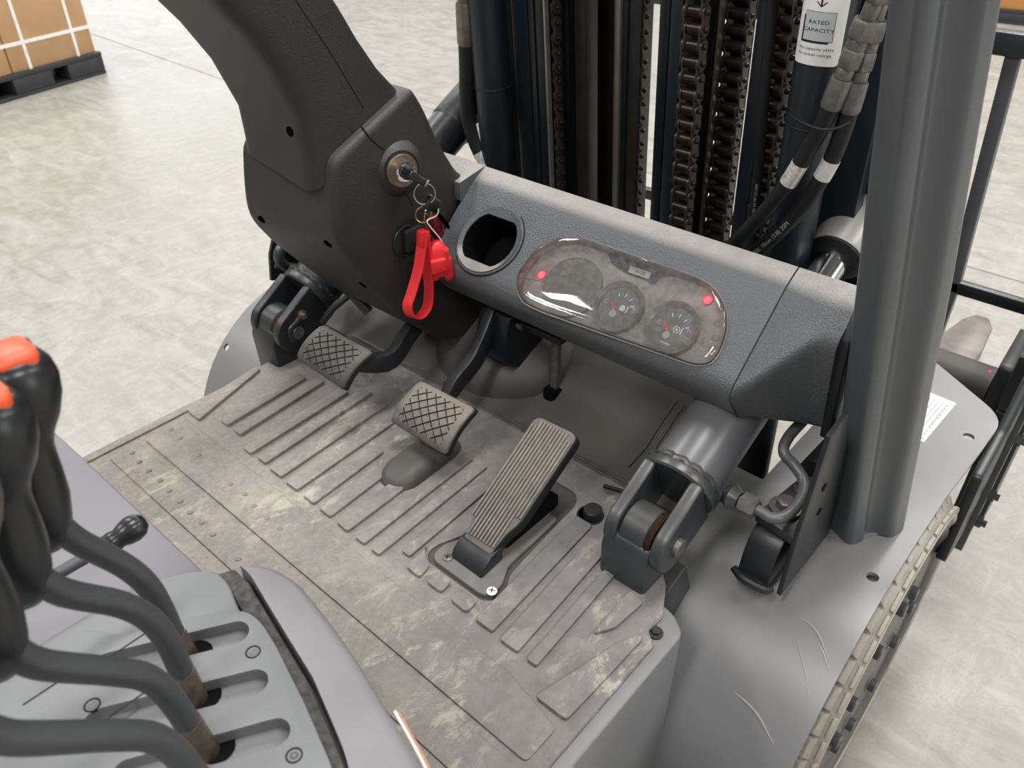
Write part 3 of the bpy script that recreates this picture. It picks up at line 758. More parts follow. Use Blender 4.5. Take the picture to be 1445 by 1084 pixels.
tag(part('white_tie', [tube(cr([K(600, 298, .006), K(607, 289, .006), K(618, 294, .006), K(616, 304, .006), K(603, 311, .006), K(607, 320, .006), K(621, 337, .006), K(632, 358, .006)]), .0011, 7)], 'white_cord'), 'thin white plastic tie knotted on the key ring', 'tie')

# ================================================================ pedals
def clip(poly, u0, u1, v0, v1):
    def cl(pts, f, inter):
        out = []
        for i in range(len(pts)):
            a, b = pts[i-1], pts[i]
            if f(b):
                if not f(a): out.append(inter(a, b))
                out.append(b)
            elif f(a): out.append(inter(a, b))
        return out
    for ax_, val, sgn in ((0, u0, 1), (0, u1, -1), (1, v0, 1), (1, v1, -1)):
        f = lambda p: sgn*(p[ax_]-val) >= 0
        def inter(a, b):
            t = (val-a[ax_])/(b[ax_]-a[ax_]); return (a[0]+(b[0]-a[0])*t, a[1]+(b[1]-a[1])*t)
        poly = cl(poly, f, inter)
        if len(poly) < 3: return []
    return poly
def area2(p): return abs(sum(p[i-1][0]*p[i][1]-p[i][0]*p[i-1][1] for i in range(len(p))))/2
def pad_pedal(name, label, tl, tr, br, bl, zt, zb, arm, matn):
    TL, TR, BR, BL = at(*tl, z=zt), at(*tr, z=zt), at(*br, z=zb), at(*bl, z=zb)
    nrm = (TR-TL).cross(BL-TL).normalized()
    if nrm.z < 0: nrm = -nrm
    def PS(u, v, h=0.0):
        p = (BL*(1-u)+BR*u)*(1-v)+(TL*(1-u)+TR*u)*v
        return p+nrm*(h+.010*(1-(2*v-1)**2))
    t = thing(name, label, 'pedal', (BL+BR)/2)
    N = 10
    def slab(u0, u1, v0, v1, h0, h1, r=.07):
        ring = rrect(u0, u1, v0, v1, r, 4)
        # dense outline so that the slab follows the curve
        dense = []
        for i in range(len(ring)):
            a, b = ring[i-1], ring[i]; k = max(1, int(abs(b[1]-a[1])/.1))
            dense += [(a[0]+(b[0]-a[0])*j/k, a[1]+(b[1]-a[1])*j/k) for j in range(k)]
        return dense
    d = slab(0, 1, 0, 1, 0, 0)
    def shrink(poly, s): return [(.5+(a-.5)*s, .5+(b-.5)*s) for a, b in poly]
    rings = [[PS(*q, -.016) for q in shrink(d, .93)], [PS(*q, -.013) for q in d], [PS(*q, -.004) for q in d], [PS(*q, -.0022) for q in shrink(d, .985)]]
    cen = [[PS(*q, -.0022) for q in shrink(d, s)] for s in (.8, .6, .4, .2, .01)]
    pad = part('pad', [loft(rings+cen)], 'pedal_groove', t, ang=40)
    # moulded border
    o = shrink(d, .985); i_ = slab(.11, .89, .12, .90, 0, 0, .05)
    # same count on both loops
    def resample(poly, n):
        L = [0]
        P = poly+[poly[0]]
        for a, b in zip(P, P[1:]): L.append(L[-1]+math.hypot(b[0]-a[0], b[1]-a[1]))
        out = []; j = 0
        for k in range(n):
            s = L[-1]*k/n
            while L[j+1] < s: j += 1
            f = (s-L[j])/max(1e-9, L[j+1]-L[j]); out.append((P[j][0]+(P[j+1][0]-P[j][0])*f, P[j][1]+(P[j+1][1]-P[j][1])*f))
        return out
    n = 64; o1 = resample(slab(.004, .996, .004, .996, 0, 0, .07), n); i1 = resample(i_, n)
    vs = []
    for poly, h in ((o1, -.009), (o1, -.002), (shrink(o1, .965), .0006), (i1, .0006), (i1, -.003)): vs += [tuple(PS(*q, h)) for q in poly]
    fs = []
    for k in range(4):
        for i in range(n): fs.append([k*n+i, k*n+(i+1) % n, (k+1)*n+(i+1) % n, (k+1)*n+i])
    part('pad_border', [(vs, fs)], matn, pad, ang=50)
    # raised lozenges
    nu, nv = 5.0, 4.0
    for i in range(-1, 7):
        for j in range(-1, 11):
            cu_ = (i+(.5 if j % 2 else 0))/nu*.82+.09; cv_ = j/(2*nv)*.86+.08
            hu, hv = .5/nu*.82*.86, .5/nv*.86*.86
            q = clip([(cu_-hu, cv_), (cu_, cv_-hv), (cu_+hu, cv_), (cu_, cv_+hv)], .105, .895, .115, .905)
            if len(q) < 3 or area2(q) < .0015: continue
            m = len(q)
            cqu = sum(a for a, b in q)/m; cqv = sum(b for a, b in q)/m
            sh = [(cqu+(a-cqu)*.93, cqv+(b-cqv)*.93) for a, b in q]
            part('lozenge', [loft([[PS(*p, -.003) for p in q], [PS(*p, .0) for p in q], [PS(*p, .0008) for p in sh]])], matn, pad)
    # bent flat arm
    pts = cr([(TL+TR+BL+BR)/4-nrm*.014]+arm, 5)
    rings = []
    for i, p in enumerate(pts):
        tg = (pts[min(i+1, len(pts)-1)]-pts[max(i-1, 0)]).normalized(); a = V(1, 0, 0); a = (a-tg*a.dot(tg)).normalized(); b = tg.cross(a)
        rings.append([p+a*s*.009+b*q*.017 for s, q in ((-1, -1), (1, -1), (1, 1), (-1, 1))])
    part('arm', [loft(rings)], 'black_paint', t, .002)
    return t
pad_pedal('inching_pedal', 'left pad pedal with clean dark lozenge rubber, below the column', (455, 457), (527, 497), (484, 551), (417, 505), .155, .10,
    [at(545, 510, z=.10), at(578, 470, z=.115), V(-.955, .90, .16), V(-.96, .94, .20)], 'pedal_rubber')
pad_pedal('brake_pedal', 'middle pad pedal with worn dusty lozenge rubber', (593, 536), (672, 577), (629, 644), (549, 594), .11, .052,
    [at(640, 545, z=.075), at(668, 510, z=.10), V(-.81, .86, .14), V(-.82, .90, .178)], 'pedal_rubber_worn')
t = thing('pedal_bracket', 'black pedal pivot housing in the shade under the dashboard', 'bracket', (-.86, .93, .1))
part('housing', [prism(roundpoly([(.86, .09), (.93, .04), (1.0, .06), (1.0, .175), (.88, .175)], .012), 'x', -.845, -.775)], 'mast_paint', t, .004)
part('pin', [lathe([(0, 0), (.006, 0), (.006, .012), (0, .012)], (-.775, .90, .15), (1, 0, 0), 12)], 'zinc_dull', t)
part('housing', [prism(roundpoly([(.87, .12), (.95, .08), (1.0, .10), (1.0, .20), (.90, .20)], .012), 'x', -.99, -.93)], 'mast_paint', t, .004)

# accelerator
ac = thing('accelerator_pedal', 'long ribbed accelerator pedal hinged on a screwed base plate', 'pedal', (-.557, .55, 0))
part('base_plate', [prism(roundpoly([(-.612, .530), (-.602, .519), (-.508, .518), (-.497, .530), (-.500, .552), (-.515, .580), (-.520, .70), (-.597, .70), (-.60, .575), (-.612, .556)], .008), 'z', -.005, .004)], 'accel_base', ac, .002)
a0 = V(-.557, .566, .030); a1 = V(-.563, .746, .133)
ey = (a1-a0); AL = ey.length; ey.normalize(); ex = V(1, -.02, 0); ex = (ex-ey*ex.dot(ey)).normalized(); ez = ex.cross(ey).normalized()
AM = Matrix((ex, ey, ez)).transposed().to_4x4(); AM.translation = a0
pshape = roundpoly([(-.026, -.006), (.026, -.006), (.029, .030), (.038, .052), (.040, AL), (-.040, AL), (-.038, .040), (-.030, .016)], [.004, .003, .012, .012, .014, .014, .02, .01], 4)
part('pedal_body', [xf(prism(pshape, 'z', -.020, 0), AM)], 'rubber_black', ac, .003)
top = part('tread', [xf(prism([(a*.975, (b-AL/2)*.985+AL/2) for a, b in pshape], 'z', -.002, .0022), AM)], 'pedal_rubber', ac, .0012, 2)
def ribline(x):
    lo_ = .004 if abs(x) < .026 else (.03 if x < 0 else .058); hi_ = AL-.006 if abs(x) < .028 else AL-.016
    return lo_, hi_
for k in range(13):
    x = -.0345+k*.00575; l0, l1 = ribline(x)
    part('tread_rib', [xf(box(x-.0019, x+.0019, l0, l1, .0018, .0046), AM)], 'pedal_rubber_worn', top, .0009, 1)
part('hinge_block', [loft([[V(x, y, z) for x, y in ((-.588, y0), (-.527, y0-.001), (-.529, y1), (-.586, y1))] for z, y0, y1 in ((.004, .538, .585), (.018, .545, .585), (.030, .560, .59))])], 'black_plastic', ac, .002)
for px, py, mt_ in ((631.5, 786, 'rust'), (694, 833.5, 'sticker_white')):
    p = at(px, py, z=.006)
    s_ = part('screw', [lathe([(.0075, 0), (.0072, .0012), (.005, .0022), (0, .0024)], (p.x, p.y, .0045), (0, 0, 1), 18)], mt_ if mt_ == 'sticker_white' else 'zinc_dull', ac)
    if mt_ == 'rust': s_['label'] = 'rusted cross-head screw'
    for ang_ in (.5, .5+PI/2):
        Mc = Matrix.Translation((p.x, p.y, .0066)) @ Matrix.Rotation(ang_, 4, 'Z')
        part('screw_slot', [xf(box(-.0042, .0042, -.0007, .0007, 0, .0005), Mc)], 'rust' if mt_ == 'rust' else 'ink', s_)
part('under_pedal_block', [box(-.585, -.535, .60, .72, .005, .03)], 'dark_void', ac, .004)  # plain near-black box filling the space under the pedal
# ================================================================ tilt cylinders
def tilt_cylinder(X, label, mat, castmat, grease, rise=.345):
    t = thing('tilt_cylinder', label, 'hydraulic cylinder', (X, .70, -.01), 'mast tilt cylinders')
    Cc = V(X, .775, .108); d = V(0, .937, rise).normalized(); up_ = V(0, -d.z, d.y)
    def L(prof, h0, n=32): return lathe([(r, h) for r, h in prof], Cc+d*h0, d, n)
    part('barrel', [L([(0, 0), (.0515, 0), (.0515, .305), (.047, .315), (0, .315)], .012)], mat, t)
    co = part('end_collar', [L([(0, 0), (.056, 0), (.0585, .003), (.0585, .013), (.0565, .016), (0, .016)], -.004)], castmat, t)
    # hand-laid weld bead around the collar
    pts = []; u, v = frame(d)
    for i in range(49):
        a = 2*PI*i/48; pts.append(Cc+d*(.0155+.0018*math.sin(i*2.1))+(u*math.cos(a)+v*math.sin(a))*(.0530+.0012*math.sin(i*3.3)))
    part('weld_bead', [tube(pts, .0055, 8)], castmat, co)
    P = Cc-d*.078
    for s in (-1, 1):
        xs = X+s*.0365
        pf = []
        for k in range(13):
            a = math.radians(100+k*160/12); e = (-d*-math.cos(a)+up_*math.sin(a))
            e = d*math.cos(a)+up_*math.sin(a); pf.append(P+e*.041)
        q = [Cc+up_*.047, *pf, Cc-up_*.047, Cc-up_*.047+d*.0, Cc+up_*.047]
        q = [Cc-d*.002+up_*.046]+pf+[Cc-d*.002-up_*.046]
        lug = part('clevis_lug', [loft([[V(xs-.0095, p.y, p.z) for p in q], [V(xs+.0095, p.y, p.z) for p in q]])], castmat, t, .004, 3)
        part('pin_head', [lathe([(0, 0), (.0135, 0), (.0135, .006), (.012, .0075), (0, .0075)], P+V(s*.046, 0, 0), (s, 0, 0), 22)], 'zinc_dull' if s > 0 else castmat, lug)
    part('pin', [lathe([(0, -.045), (.013, -.045), (.013, .045), (0, .045)], P, (1, 0, 0), 18)], 'zinc_dull', t)
    an = part('anchor_eye', [lathe([(0, -.026), (.033, -.026), (.0355, -.023), (.0355, .012), (.033, .015), (0, .015)], P, (1, 0, 0), 32)], castmat, t)
    part('grease_ring', [lathe([(.016, .013), (.0345, .013), (.036, .018), (.0345, .0235), (.02, .026), (.016, .026)], P, (1, 0, 0), 32, 0, True)], 'rust', an)
    b = [(P.y-.036, P.z+.004), (P.y-.044, P.z-.02), (P.y-.040, -.03), (P.y-.01, -.13), (P.y+.07, -.10), (P.y+.05, P.z-.01), (P.y, P.z+.01)]
    part('anchor_block', [prism(b, 'x', X-.046, X+.028)], castmat, t, .006)
    part('anchor_side', [prism([(P.y-.012, -.12), (P.y+.085, -.10), (P.y+.045, .0), (P.y-.008, -.02)], 'x', X+.02, X+.046)], castmat, t, .004)
    if grease:
        gq = P+V(.048, .016, .032)
        part('grease_nipple', [lathe([(0, 0), (.0095, 0), (.0095, .006), (.006, .008), (.005, .015), (0, .016)], gq, (1, -.2, .1), 12)], 'brass_dull', t)
        part('pin_keeper', [tube(cr([P+V(.05, -.014, -.012), P+V(.05, -.016, .012), P+V(.05, .003, .024), gq]), .005, 8)], castmat, t)
    part('rod', [L([(0, 0), (.026, 0), (.026, .165), (0, .165)], .315) if not grease else L([(0, 0), (.045, 0), (.045, .165), (0, .165)], .315)], 'chrome' if not grease else mat, t)
    rh = part('rod_head', [L([(.028, 0), (.046, 0), (.048, .004), (.048, .12), (.044, .125), (0, .125)], .462)], 'tilt_rod_housing' if grease is False else castmat, t)
    part('head_seal', [L([(.0265, 0), (.033, 0), (.044, .006), (.044, .012), (.0265, .012)], .452)], 'rubber_black', rh)
    part('head_bolt', [lathe([(0, 0), (.011, 0), (.011, .018), (0, .018)], Cc+d*.585+up_*.046, up_, 6)], 'zinc_dull', rh)
    part('head_lug', [L([(0, 0), (.03, 0), (.03, .05), (0, .05)], .58)], castmat, rh)
    return t, Cc, d
tilt_cylinder(-.372, 'grey tilt cylinder with rust-ringed pivot on the right of the mat', 'cylinder_paint', 'cast_paint', False, .43)
tilt_cylinder(-1.205, 'black tilt cylinder with pivot behind the left pedal under the column', 'black_paint', 'black_paint', True, .52)

# left-hand pieces by the cylinder
t = thing('cylinder_guard', 'black curved guard plate behind the left tilt cylinder', 'guard', (-1.30, .9, 0))
gp_ = [at(*p, x=-1.30) for p in ((383, 396), (381, 360), (388, 325), (402, 300), (470, 290), (470, 396))]
part('guard_plate', [loft([[p for p in gp_], [p+V(-.006, 0, 0) for p in gp_]])], 'black_paint', t)
for px, py in ((401, 324), (408, 349), (391, 375)):
    part('rivet', [lathe([(0, 0), (.007, 0), (.006, .004), (0, .006)], at(px, py, x=-1.298), (1, 0, 0), 10)], 'zinc_dull', t)
part('hydraulic_pipe', [tube(cr([at(*p, x=-1.285) for p in ((440, 318), (412, 336), (396, 352), (394, 365), (402, 375), (420, 380))]), .011, 10)], 'cast_paint', t)
t = thing('wire_bundle', 'short grey cable boot under the column shroud', 'cable', (-1.1, .8, .15))
part('boot', [tube(cr([at(472, 392, x=-1.08), at(485, 404, x=-1.08), at(500, 418, x=-1.07), at(520, 440, x=-1.05)]), .010, 10)], 'cast_paint', t)
part('wire', [tube(cr([at(455, 455, x=-1.14), at(470, 435, x=-1.12), at(495, 415, x=-1.10)]), .007, 8)], 'black_paint', t)

# ================================================================ right bracket and pipe
br = thing('pipe_bracket', 'black upright bracket plate with bolted pipe block beside the roof post', 'bracket', (-.23, .82, -.01))
pp = [(.795, -.01), (.797, .095), (.812, .262), (.86, .27), (.95, .12), (.955, -.01)]
part('upright_plate', [prism(pp, 'x', -.2115, -.2045)], 'black_paint', br, .0015)
part('stop_block', [prism(roundpoly([(.797, -.01), (.801, .030), (.822, .062), (.865, .068), (.885, .05), (.885, -.01)], [.003, .02, .022, .012, .01, .003], 5), 'x', -.272, -.226)], 'black_paint', br, .005, 3)
part('pipe_block', [prism([(-.275, .825), (-.213, .815), (-.213, .93), (-.262, .93)], 'z', .066, .082)], 'cast_paint', br, .003)
for px, py, r in ((1108, 716, .014), (1141, 690, .012)):
    p = at(px, py, z=.088)
    bb_ = part('bolt_washer', [lathe([(0, -.006), (r+.008, -.006), (r+.008, .002), (0, .002)], p, (0, 0, 1), 24)], 'zinc_dull', br)
    part('bolt_head', [lathe([(0, 0), (r, 0), (r, .011), (r*.8, .013), (0, .013)], p+V(0, 0, .002), (0, 0, 1), 6)], 'zinc_dull', bb_)
part('rubber_sleeve', [lathe([(0, 0), (.026, 0), (.026, .09), (0, .09)], V(-.24, .93, .10), (0.1, 1, .2), 18)], 'rubber_black', br)
for px, py in ((1163, 688), (1156, 722)):
    p = at(px, py, x=-.204); part('plate_hole', [lathe([(0, 0), (.006, 0), (.006, .001), (0, .001)], p, (1, 0, 0), 12)], 'dark_void', br)
wp = [at(*p, z=-.006) for p in ((1036, 802), (1046, 815), (1064, 826), (1080, 833), (1088, 831))]
part('weld_bead', [tube(cr(wp, 5), .006, 8)], 'black_paint', br)
hp_ = thing('hydraulic_pipe', 'bent steel hydraulic pipe screwed into the right tilt cylinder', 'pipe', (-.3, .83, .08))
pth = cr([at(1044, 707, z=.105), at(1072, 721, z=.108), at(1090, 731, z=.112), at(1112, 726, z=.116), at(1131, 702, z=.122), at(1134, 678, z=.13), at(1120, 656, z=.14), at(1106, 638, z=.15), at(1112, 618, z=.16), at(1135, 592, z=.17), at(1175, 552, z=.18)], 7)
part('pipe', [tube(pth, .0078, 12)], 'cylinder_paint', hp_)
d0 = (pth[7]-pth[0]).normalized()
part('boss', [lathe([(.012, -.02), (.019, -.008), (.014, 0), (.012, .004), (0, .004)], pth[0]-d0*.004, d0, 18)], 'cast_paint', hp_)
part('union_nut', [lathe([(.012, 0), (.0155, .002), (.0155, .022), (.012, .025), (0, .025)], pth[0]+d0*.002, d0, 6)], 'zinc_dull', hp_)

# ================================================================ roof post
po = thing('overhead_guard_post', 'tall grey roof post with a rounded groove standing on the right fender', 'post', (-.17, 1.0, -.012))
pd = V(-.058, -.25, 1)
sec = roundpoly([(-.2125, .971), (-.172, .949), (-.160, .972), (-.1625, .988), (-.150, .999), (-.130, 1.006), (-.122, 1.042), (-.15, 1.06), (-.205, 1.06)], [.008, .018, .007, .007, .008, .012, .01, .01, .01], 6)
part('post_tube', [loft([[V(-.2125+(x+.2125)*k, .971+(y-.971)*k, -.012)+pd*h for x, y in sec] for h, k in ((0, 1), (.45, .95), (.75, .86), (1.35, .80))])], 'post_paint', po, ang=50)
part('foot_plate', [prism(roundpoly([(-.20, .975), (-.172, .96), (-.135, 1.02), (-.16, 1.05), (-.20, 1.05)], .006), 'z', -.013, -.006)], 'fender_paint', po)

# ================================================================ fenders, wheel
def fender(mir, label):
    fx = (lambda x: x) if not mir else (lambda x: -1.60-x)
    t = thing('front_fender', label, 'fender', (fx(-.2), .95, -.05), 'front fenders')
    cy, cz, R0 = .95, -.337, .325
    arc = [(cy+R0*math.cos(a), cz+R0*math.sin(a)) for a in [math.radians(90+k*6) for k in range(16)]]
    outer = [(1.0, -.012)]+arc+[(.622, -.42), (.60, -.44), (.30, -.44)]
    inner = [(.30, -.446), (.606, -.446), (.628, -.424)]+[(cy+(R0-.006)*math.cos(a), cz+(R0-.006)*math.sin(a)) for a in [math.radians(90+k*6) for k in range(15, -1, -1)]]+[(1.0, -.018)]
    xs = sorted((fx(-.46), fx(-.099)))
    ft = part('fender_arch', [prism(outer+inner, 'x', *xs)], 'fender_paint', t, 0, 2, 30)
    top = [(-.335, 1.0), (-.099, 1.0), (-.098, 1.15), (-.090, 1.30), (-.086, 1.43), (-.27, 1.56), (-.335, 1.56)]
    tp = part('fender_top', [prism([(fx(a), b) for a, b in roundpoly(top, [0, 0, 0, .03, .045, .02, 0], 6)], 'z', -.018, -.012)], 'fender_paint', t)
    if not mir:
        p = at(1232, 813, z=-.012); q = at(1367, 616, z=-.012)
        cut(ft, lathe([(.0085, -.03), (.0085, .03)], (p.x, p.y, -.012), (0, 0, 1), 20))
        cut(tp, lathe([(.0095, -.03), (.0095, .03)], (q.x, q.y, -.012), (0, 0, 1), 20))
    else:
        hy = .72; hz = cz+math.sqrt(R0*R0-(hy-cy)**2)
        cut(ft, lathe([(.0085, -.05), (.0085, .05)], (fx(-.118), hy, hz), (0, -.5, .8), 16))
    return t
fr_ = fender(False, 'grey right fender curving down over the dusty front wheel')
def on_arch(px, py, cy=.95, cz=-.337, R0=.3252):
    d = ray(px, py); oy, oz = CAM.y-cy, CAM.z-cz
    A_ = d.y*d.y+d.z*d.z; B_ = oy*d.y+oz*d.z; C_ = oy*oy+oz*oz-R0*R0
    return CAM+d*((-B_-math.sqrt(max(0, B_*B_-A_*C_)))/A_)
for pts_, r_ in (([(1034, 976), (1052, 990), (1070, 1010), (1084, 1036), (1096, 1058)], .0016), ([(1127, 872), (1142, 880), (1155, 896), (1163, 915), (1172, 935)], .0015), ([(1124, 900), (1130, 925), (1136, 950), (1140, 985)], .0008), ([(1154, 905), (1163, 925), (1170, 950)], .0010)):
    q_ = cr([on_arch(*p) for p in pts_], 5)
    part('paint_scratch', [sweep(q_, lambda i, t: [(r_*math.sin(PI*min(1, t+.05))*math.cos(2*PI*k/6), r_*math.sin(PI*min(1, t+.05))*math.sin(2*PI*k/6)) for k in range(6)])], 'scratch_pale', fr_)
fender(True, 'grey left fender behind the left pedal beside the floor')
# data plate
P4 = [at(*p, z=-.0118) for p in ((1296, 548), (1349, 570), (1303, 625), (1262, 598))]
P4 = [P4[3]+(P4[0]-P4[3]), P4[1], P4[2], P4[3]]
ea = (P4[1]-P4[0]); eb = (P4[3]-P4[0])
eb = (P4[2]-P4[1])
def DP(a, b): return P4[1]+eb*a-ea*b
dp = thing('data_plate', 'white printed metal plate riveted to the right fender top', 'plate', P4[2])
def dpq(a0, a1, b0, b1, z0, z1):
    q = [DP(a0, b0), DP(a1, b0), DP(a1, b1), DP(a0, b1)]
    return loft([[p+V(0, 0, z0) for p in q], [p+V(0, 0, z1) for p in q]])
part('plate', [dpq(0, 1, 0, 1.5, 0, .0012)], 'sticker_white', dp)
for i in range(7):
    part('print_line', [dpq(.08, .92 if i % 3 else .7, .14+i*.11, .155+i*.11, .0012, .0014)], 'ink', dp)
for i in range(10):
    part('print_line', [dpq(.1+i*.08, .15+i*.08, .105, .125, .0012, .0014)], 'ink', dp)
for a in (.06, .94): part('rivet', [lathe([(0, 0), (.0035, 0), (.002, .0015), (0, .0018)], DP(a, .06)+V(0, 0, .0012), (0, 0, 1), 12)], 'zinc', dp)

wh = thing('front_wheel', 'dusty grey front wheel with bolted rim under the right fender', 'wheel', (-.2, .95, GZ))
WC = V(0, 1.06, -.35); XO = -.082
def wl(prof, n=64, ring=False): return lathe([(r, x) for r, x in prof], WC, (1, 0, 0), n, 0, ring)
part('tyre', [wl([(.273, XO-.24), (.31, XO-.245), (.322, XO-.235), (.322, XO-.020), (.316, XO-.006), (.308, XO), (.300, XO-.001), (.282, XO-.006), (.273, XO-.03), (.273, XO-.2)], 64, True)], 'tyre_dusty', wh, ang=40)
part('sidewall_ring', [wl([(.294, XO-.002), (.300, XO+.0015), (.305, XO+.001), (.309, XO-.004), (.30, XO-.01)], 64, True)], 'tyre_tread', wh)
lugm = mesh('tread_lug', [loft([[V(x, y, .318) for x, y in ((-.105, -.019), (-.012, -.019), (-.012, .019), (-.105, .019))], [V(x, y, .330) for x, y in ((-.104, -.017), (-.020, -.017), (-.020, .017), (-.104, .017))]]), loft([[V(x, y, z) for y, z in ((-.017, .318), (.017, .318), (.016, .306), (-.016, .306))] for x in (-.006, -.0005)])], .001)
for k in range(48):
    a = 2*PI*k/48
    put('tread_lug', lugm, 'tyre_tread', wh, M=Matrix.Translation((XO, WC.y, WC.z)) @ Matrix.Rotation(a, 4, 'X'))
part('rim', [wl([(.274, XO-.012), (.282, XO-.004), (.278, XO-.001), (.271, XO-.004), (.263, XO-.008), (.258, XO-.016), (.24, XO-.026), (.20, XO-.030), (.11, XO-.030), (.095, XO-.026), (.08, XO-.012), (0, XO-.010)])], 'rim_paint', wh, ang=35)
nutm = mesh('lug_nut', [lathe([(.029, 0), (.029, .004), (.0245, .006), (.0245, .017), (.021, .020), (0, .020)], (0, 0, 0), (1, 0, 0), 6), lathe([(.013, .018), (.013, .030), (.011, .032), (0, .032)], (0, 0, 0), (1, 0, 0), 12)])
for k in range(10):
    a = 2*PI*k/10+.22
    put('lug_nut', nutm, 'nut_steel', wh, loc=(XO-.0295, WC.y+.150*math.cos(a), WC.z+.150*math.sin(a)), rot=(a, 0, 0))
for k in range(10):
    a = 2*PI*k/10+.22+PI/10
    part('rim_stud', [lathe([(0, 0), (.010, 0), (.010, .012), (0, .012)], (XO-.0295, WC.y+.160*math.cos(a), WC.z+.160*math.sin(a)), (1, 0, 0), 10)], 'nut_steel', wh)

# front right corner: black mast foot, cross tube, fork, load backrest
t = thing('mast_foot', 'black steel side plate ahead of the right front wheel', 'plate', (-.07, 1.4, -.5))
part('side_plate', [prism(roundpoly([(1.29, -.26), (1.44, -.30), (1.56, .06), (1.48, .06), (1.40, -.02), (1.30, -.06)], .012), 'x', -.088, -.070)], 'mast_paint', t, .002)
part('outer_strip', [prism(roundpoly([(1.435, -.34), (1.46, -.34), (1.585, .10), (1.555, .10)], .006), 'x', -.086, -.060)], 'cast_paint', t, .003)
for z in (-.28, -.22, -.10, -.03):
    y = 1.415+(z+.5)*.265
    part('bolt', [lathe([(0, 0), (.012, 0), (.012, .01), (.007, .011), (.007, .018), (0, .018)], (-.060, y, z), (1, 0, 0), 6)], 'black_paint', t)
t = thing('cross_tube', 'dusty dark cross tube in front of the right fender', 'tube', (-.3, 1.64, -.02))
c1 = at(1345, 515, y=1.66); c2 = at(1400, 541, y=1.66)
part('tube', [lathe([(0, 0), (.044, 0), (.044, .9), (0, .9)], V(c2.x, 1.66, c2.z-.012), (-1, 0, 0), 28)], 'toe_board', t)
part('end_bracket', [prism(roundpoly([(1.60, c2.z-.10), (1.72, c2.z-.07), (1.74, c2.z+.10), (1.63, c2.z+.06)], .01), 'x', c2.x+.002, c2.x+.028)], 'black_paint', t, .003)
part('corner_block', [box(c2.x+.028, c2.x+.11, 1.60, 1.76, c2.z-.02, c2.z+.11)], 'black_paint', t, .008)
part('support', [prism(roundpoly([(1.58, c2.z-.30), (1.70, c2.z-.30), (1.74, c2.z-.02), (1.60, c2.z-.02)], .01), 'x', c2.x+.03, c2.x+.09)], 'mast_paint', t, .004)
for px, py in ((1364, 535), (1398, 522)):
    p = at(px, py, y=1.63); part('rust_spot', [lathe([(0, 0), (.0035, 0), (.002, .001), (0, .001)], V(p.x, 1.628, p.z-.004), (0, -.6, .8), 8)], 'needle_orange', t)
t = thing('fork', 'worn steel fork blade lying beyond the right fender', 'fork', (-.31, 2.2, -.46))
f1, f2 = at(1391, 455, z=-.44), at(1423, 466, z=-.44); f3 = at(1340, 497, z=-.44)
part('blade', [loft([[V(x, y, z) for x, z in ((x0, z0), (x1, z0), (x1, z1), (x0, z1))] for y, x0, x1, z0, z1 in ((1.75, -.405, -.275, -.50, -.44), (2.45, -.395, -.270, -.478, -.44), (2.60, -.375, -.285, -.462, -.44), (2.66, -.35, -.31, -.452, -.442))])], 'fork_steel', t, .006)
LB = thing('load_backrest', 'black bar load backrest frame beyond the mast', 'load backrest', (-.7, 1.8, -.1))
YB = 1.80
def lbz(px, py): return at(px, py, y=YB)
zl = lbz(1400, 419).z; zt_ = lbz(1425, 62).z
part('lower_bar', [box(-1.55, .06, YB-.012, YB+.012, zl-.014, zl+.014)], 'mast_paint', LB, .004)
part('upper_bar', [box(-1.55, .06, YB-.018, YB+.022, zt_-.02, zt_+.022)], 'cast_paint', LB, .005)
xa = lbz(1429, 80).x; xb = lbz(1352, 385).x
for x0, x1 in ((xa, xb), (xa+.33, xb+.36), (xa-1.05, xb-1.0)):
    part('upright_bar', [loft([[V(x+dx, YB+dy, z) for dx, dy in ((-.013, -.012), (.013, -.012), (.013, .012), (-.013, .012))] for x, z in ((x1, zl-.2), (x1, zl), (x0, zt_))])], 'cylinder_paint', LB, .002)

# ================================================================ mast
MY = 1.20
def mp(px, py, v): return atp(px, py, (0, MY+v, 0), (0, 1, .1))
def MX(px, v): return mp(px, 110, v).x
def mast(x, v, z): return V(x, MY+v-.1*z, z)
ma = thing('lift_mast', 'black steel lift mast with nested channels behind the dashboard', 'mast', (-.75, 1.3, -.5))
ZB, ZT = -.5, 1.25
def rail(name, x0, x1, v0, v1, mat, par=ma, bevel=.0025, z0=ZB):
    return part(name, [loft([[mast(x, v, z) for x, v in ((x0, v0), (x1, v0), (x1, v1), (x0, v1))] for z in (z0, ZT)])], mat, par, bevel)
def strip(p0, p1, v, dep, mat, name='channel_rail'):
    return rail(name, MX(p0, v), MX(p1, v), v, v+dep, mat, z0=.04 if name == 'outer_rail' else ZB)
def cyl(px, v, r, mat, name='lift_cylinder'):
    x = MX(px, v); return part(name, [tube([mast(x, v, ZB), mast(x, v, .3), mast(x, v, ZT)], r, 32)], mat, ma), x
lcyl, LX = cyl(695, .0, .0345, 'mast_paint_blue')
rcyl, RX = cyl(1155, .0, .0355, 'mast_paint_blue')
strip(727, 748, .045, .05, 'mast_paint_blue')
f_ = strip(749, 771, .02, .022, 'mast_paint')
rail('guide_edge', MX(770.5, .02), MX(772.5, .02), .019, .03, 'bright_edge', f_, 0)
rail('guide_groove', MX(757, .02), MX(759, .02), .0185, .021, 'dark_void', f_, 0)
strip(795, 809, .09, .03, 'mast_paint'); strip(811, 826, .085, .04, 'mast_steel')
strip(700, 775, .13, .02, 'dark_void', 'back_dark_strip'); strip(775, 800, .14, .02, 'dark_void', 'back_dark_strip')  # near-black sheets paint the dark voids between rails and behind chains
strip(826, 842, .15, .03, 'dark_void', 'inner_dark_strip'); strip(843, 866, .16, .03, 'greasy_steel', 'inner_dark_strip')
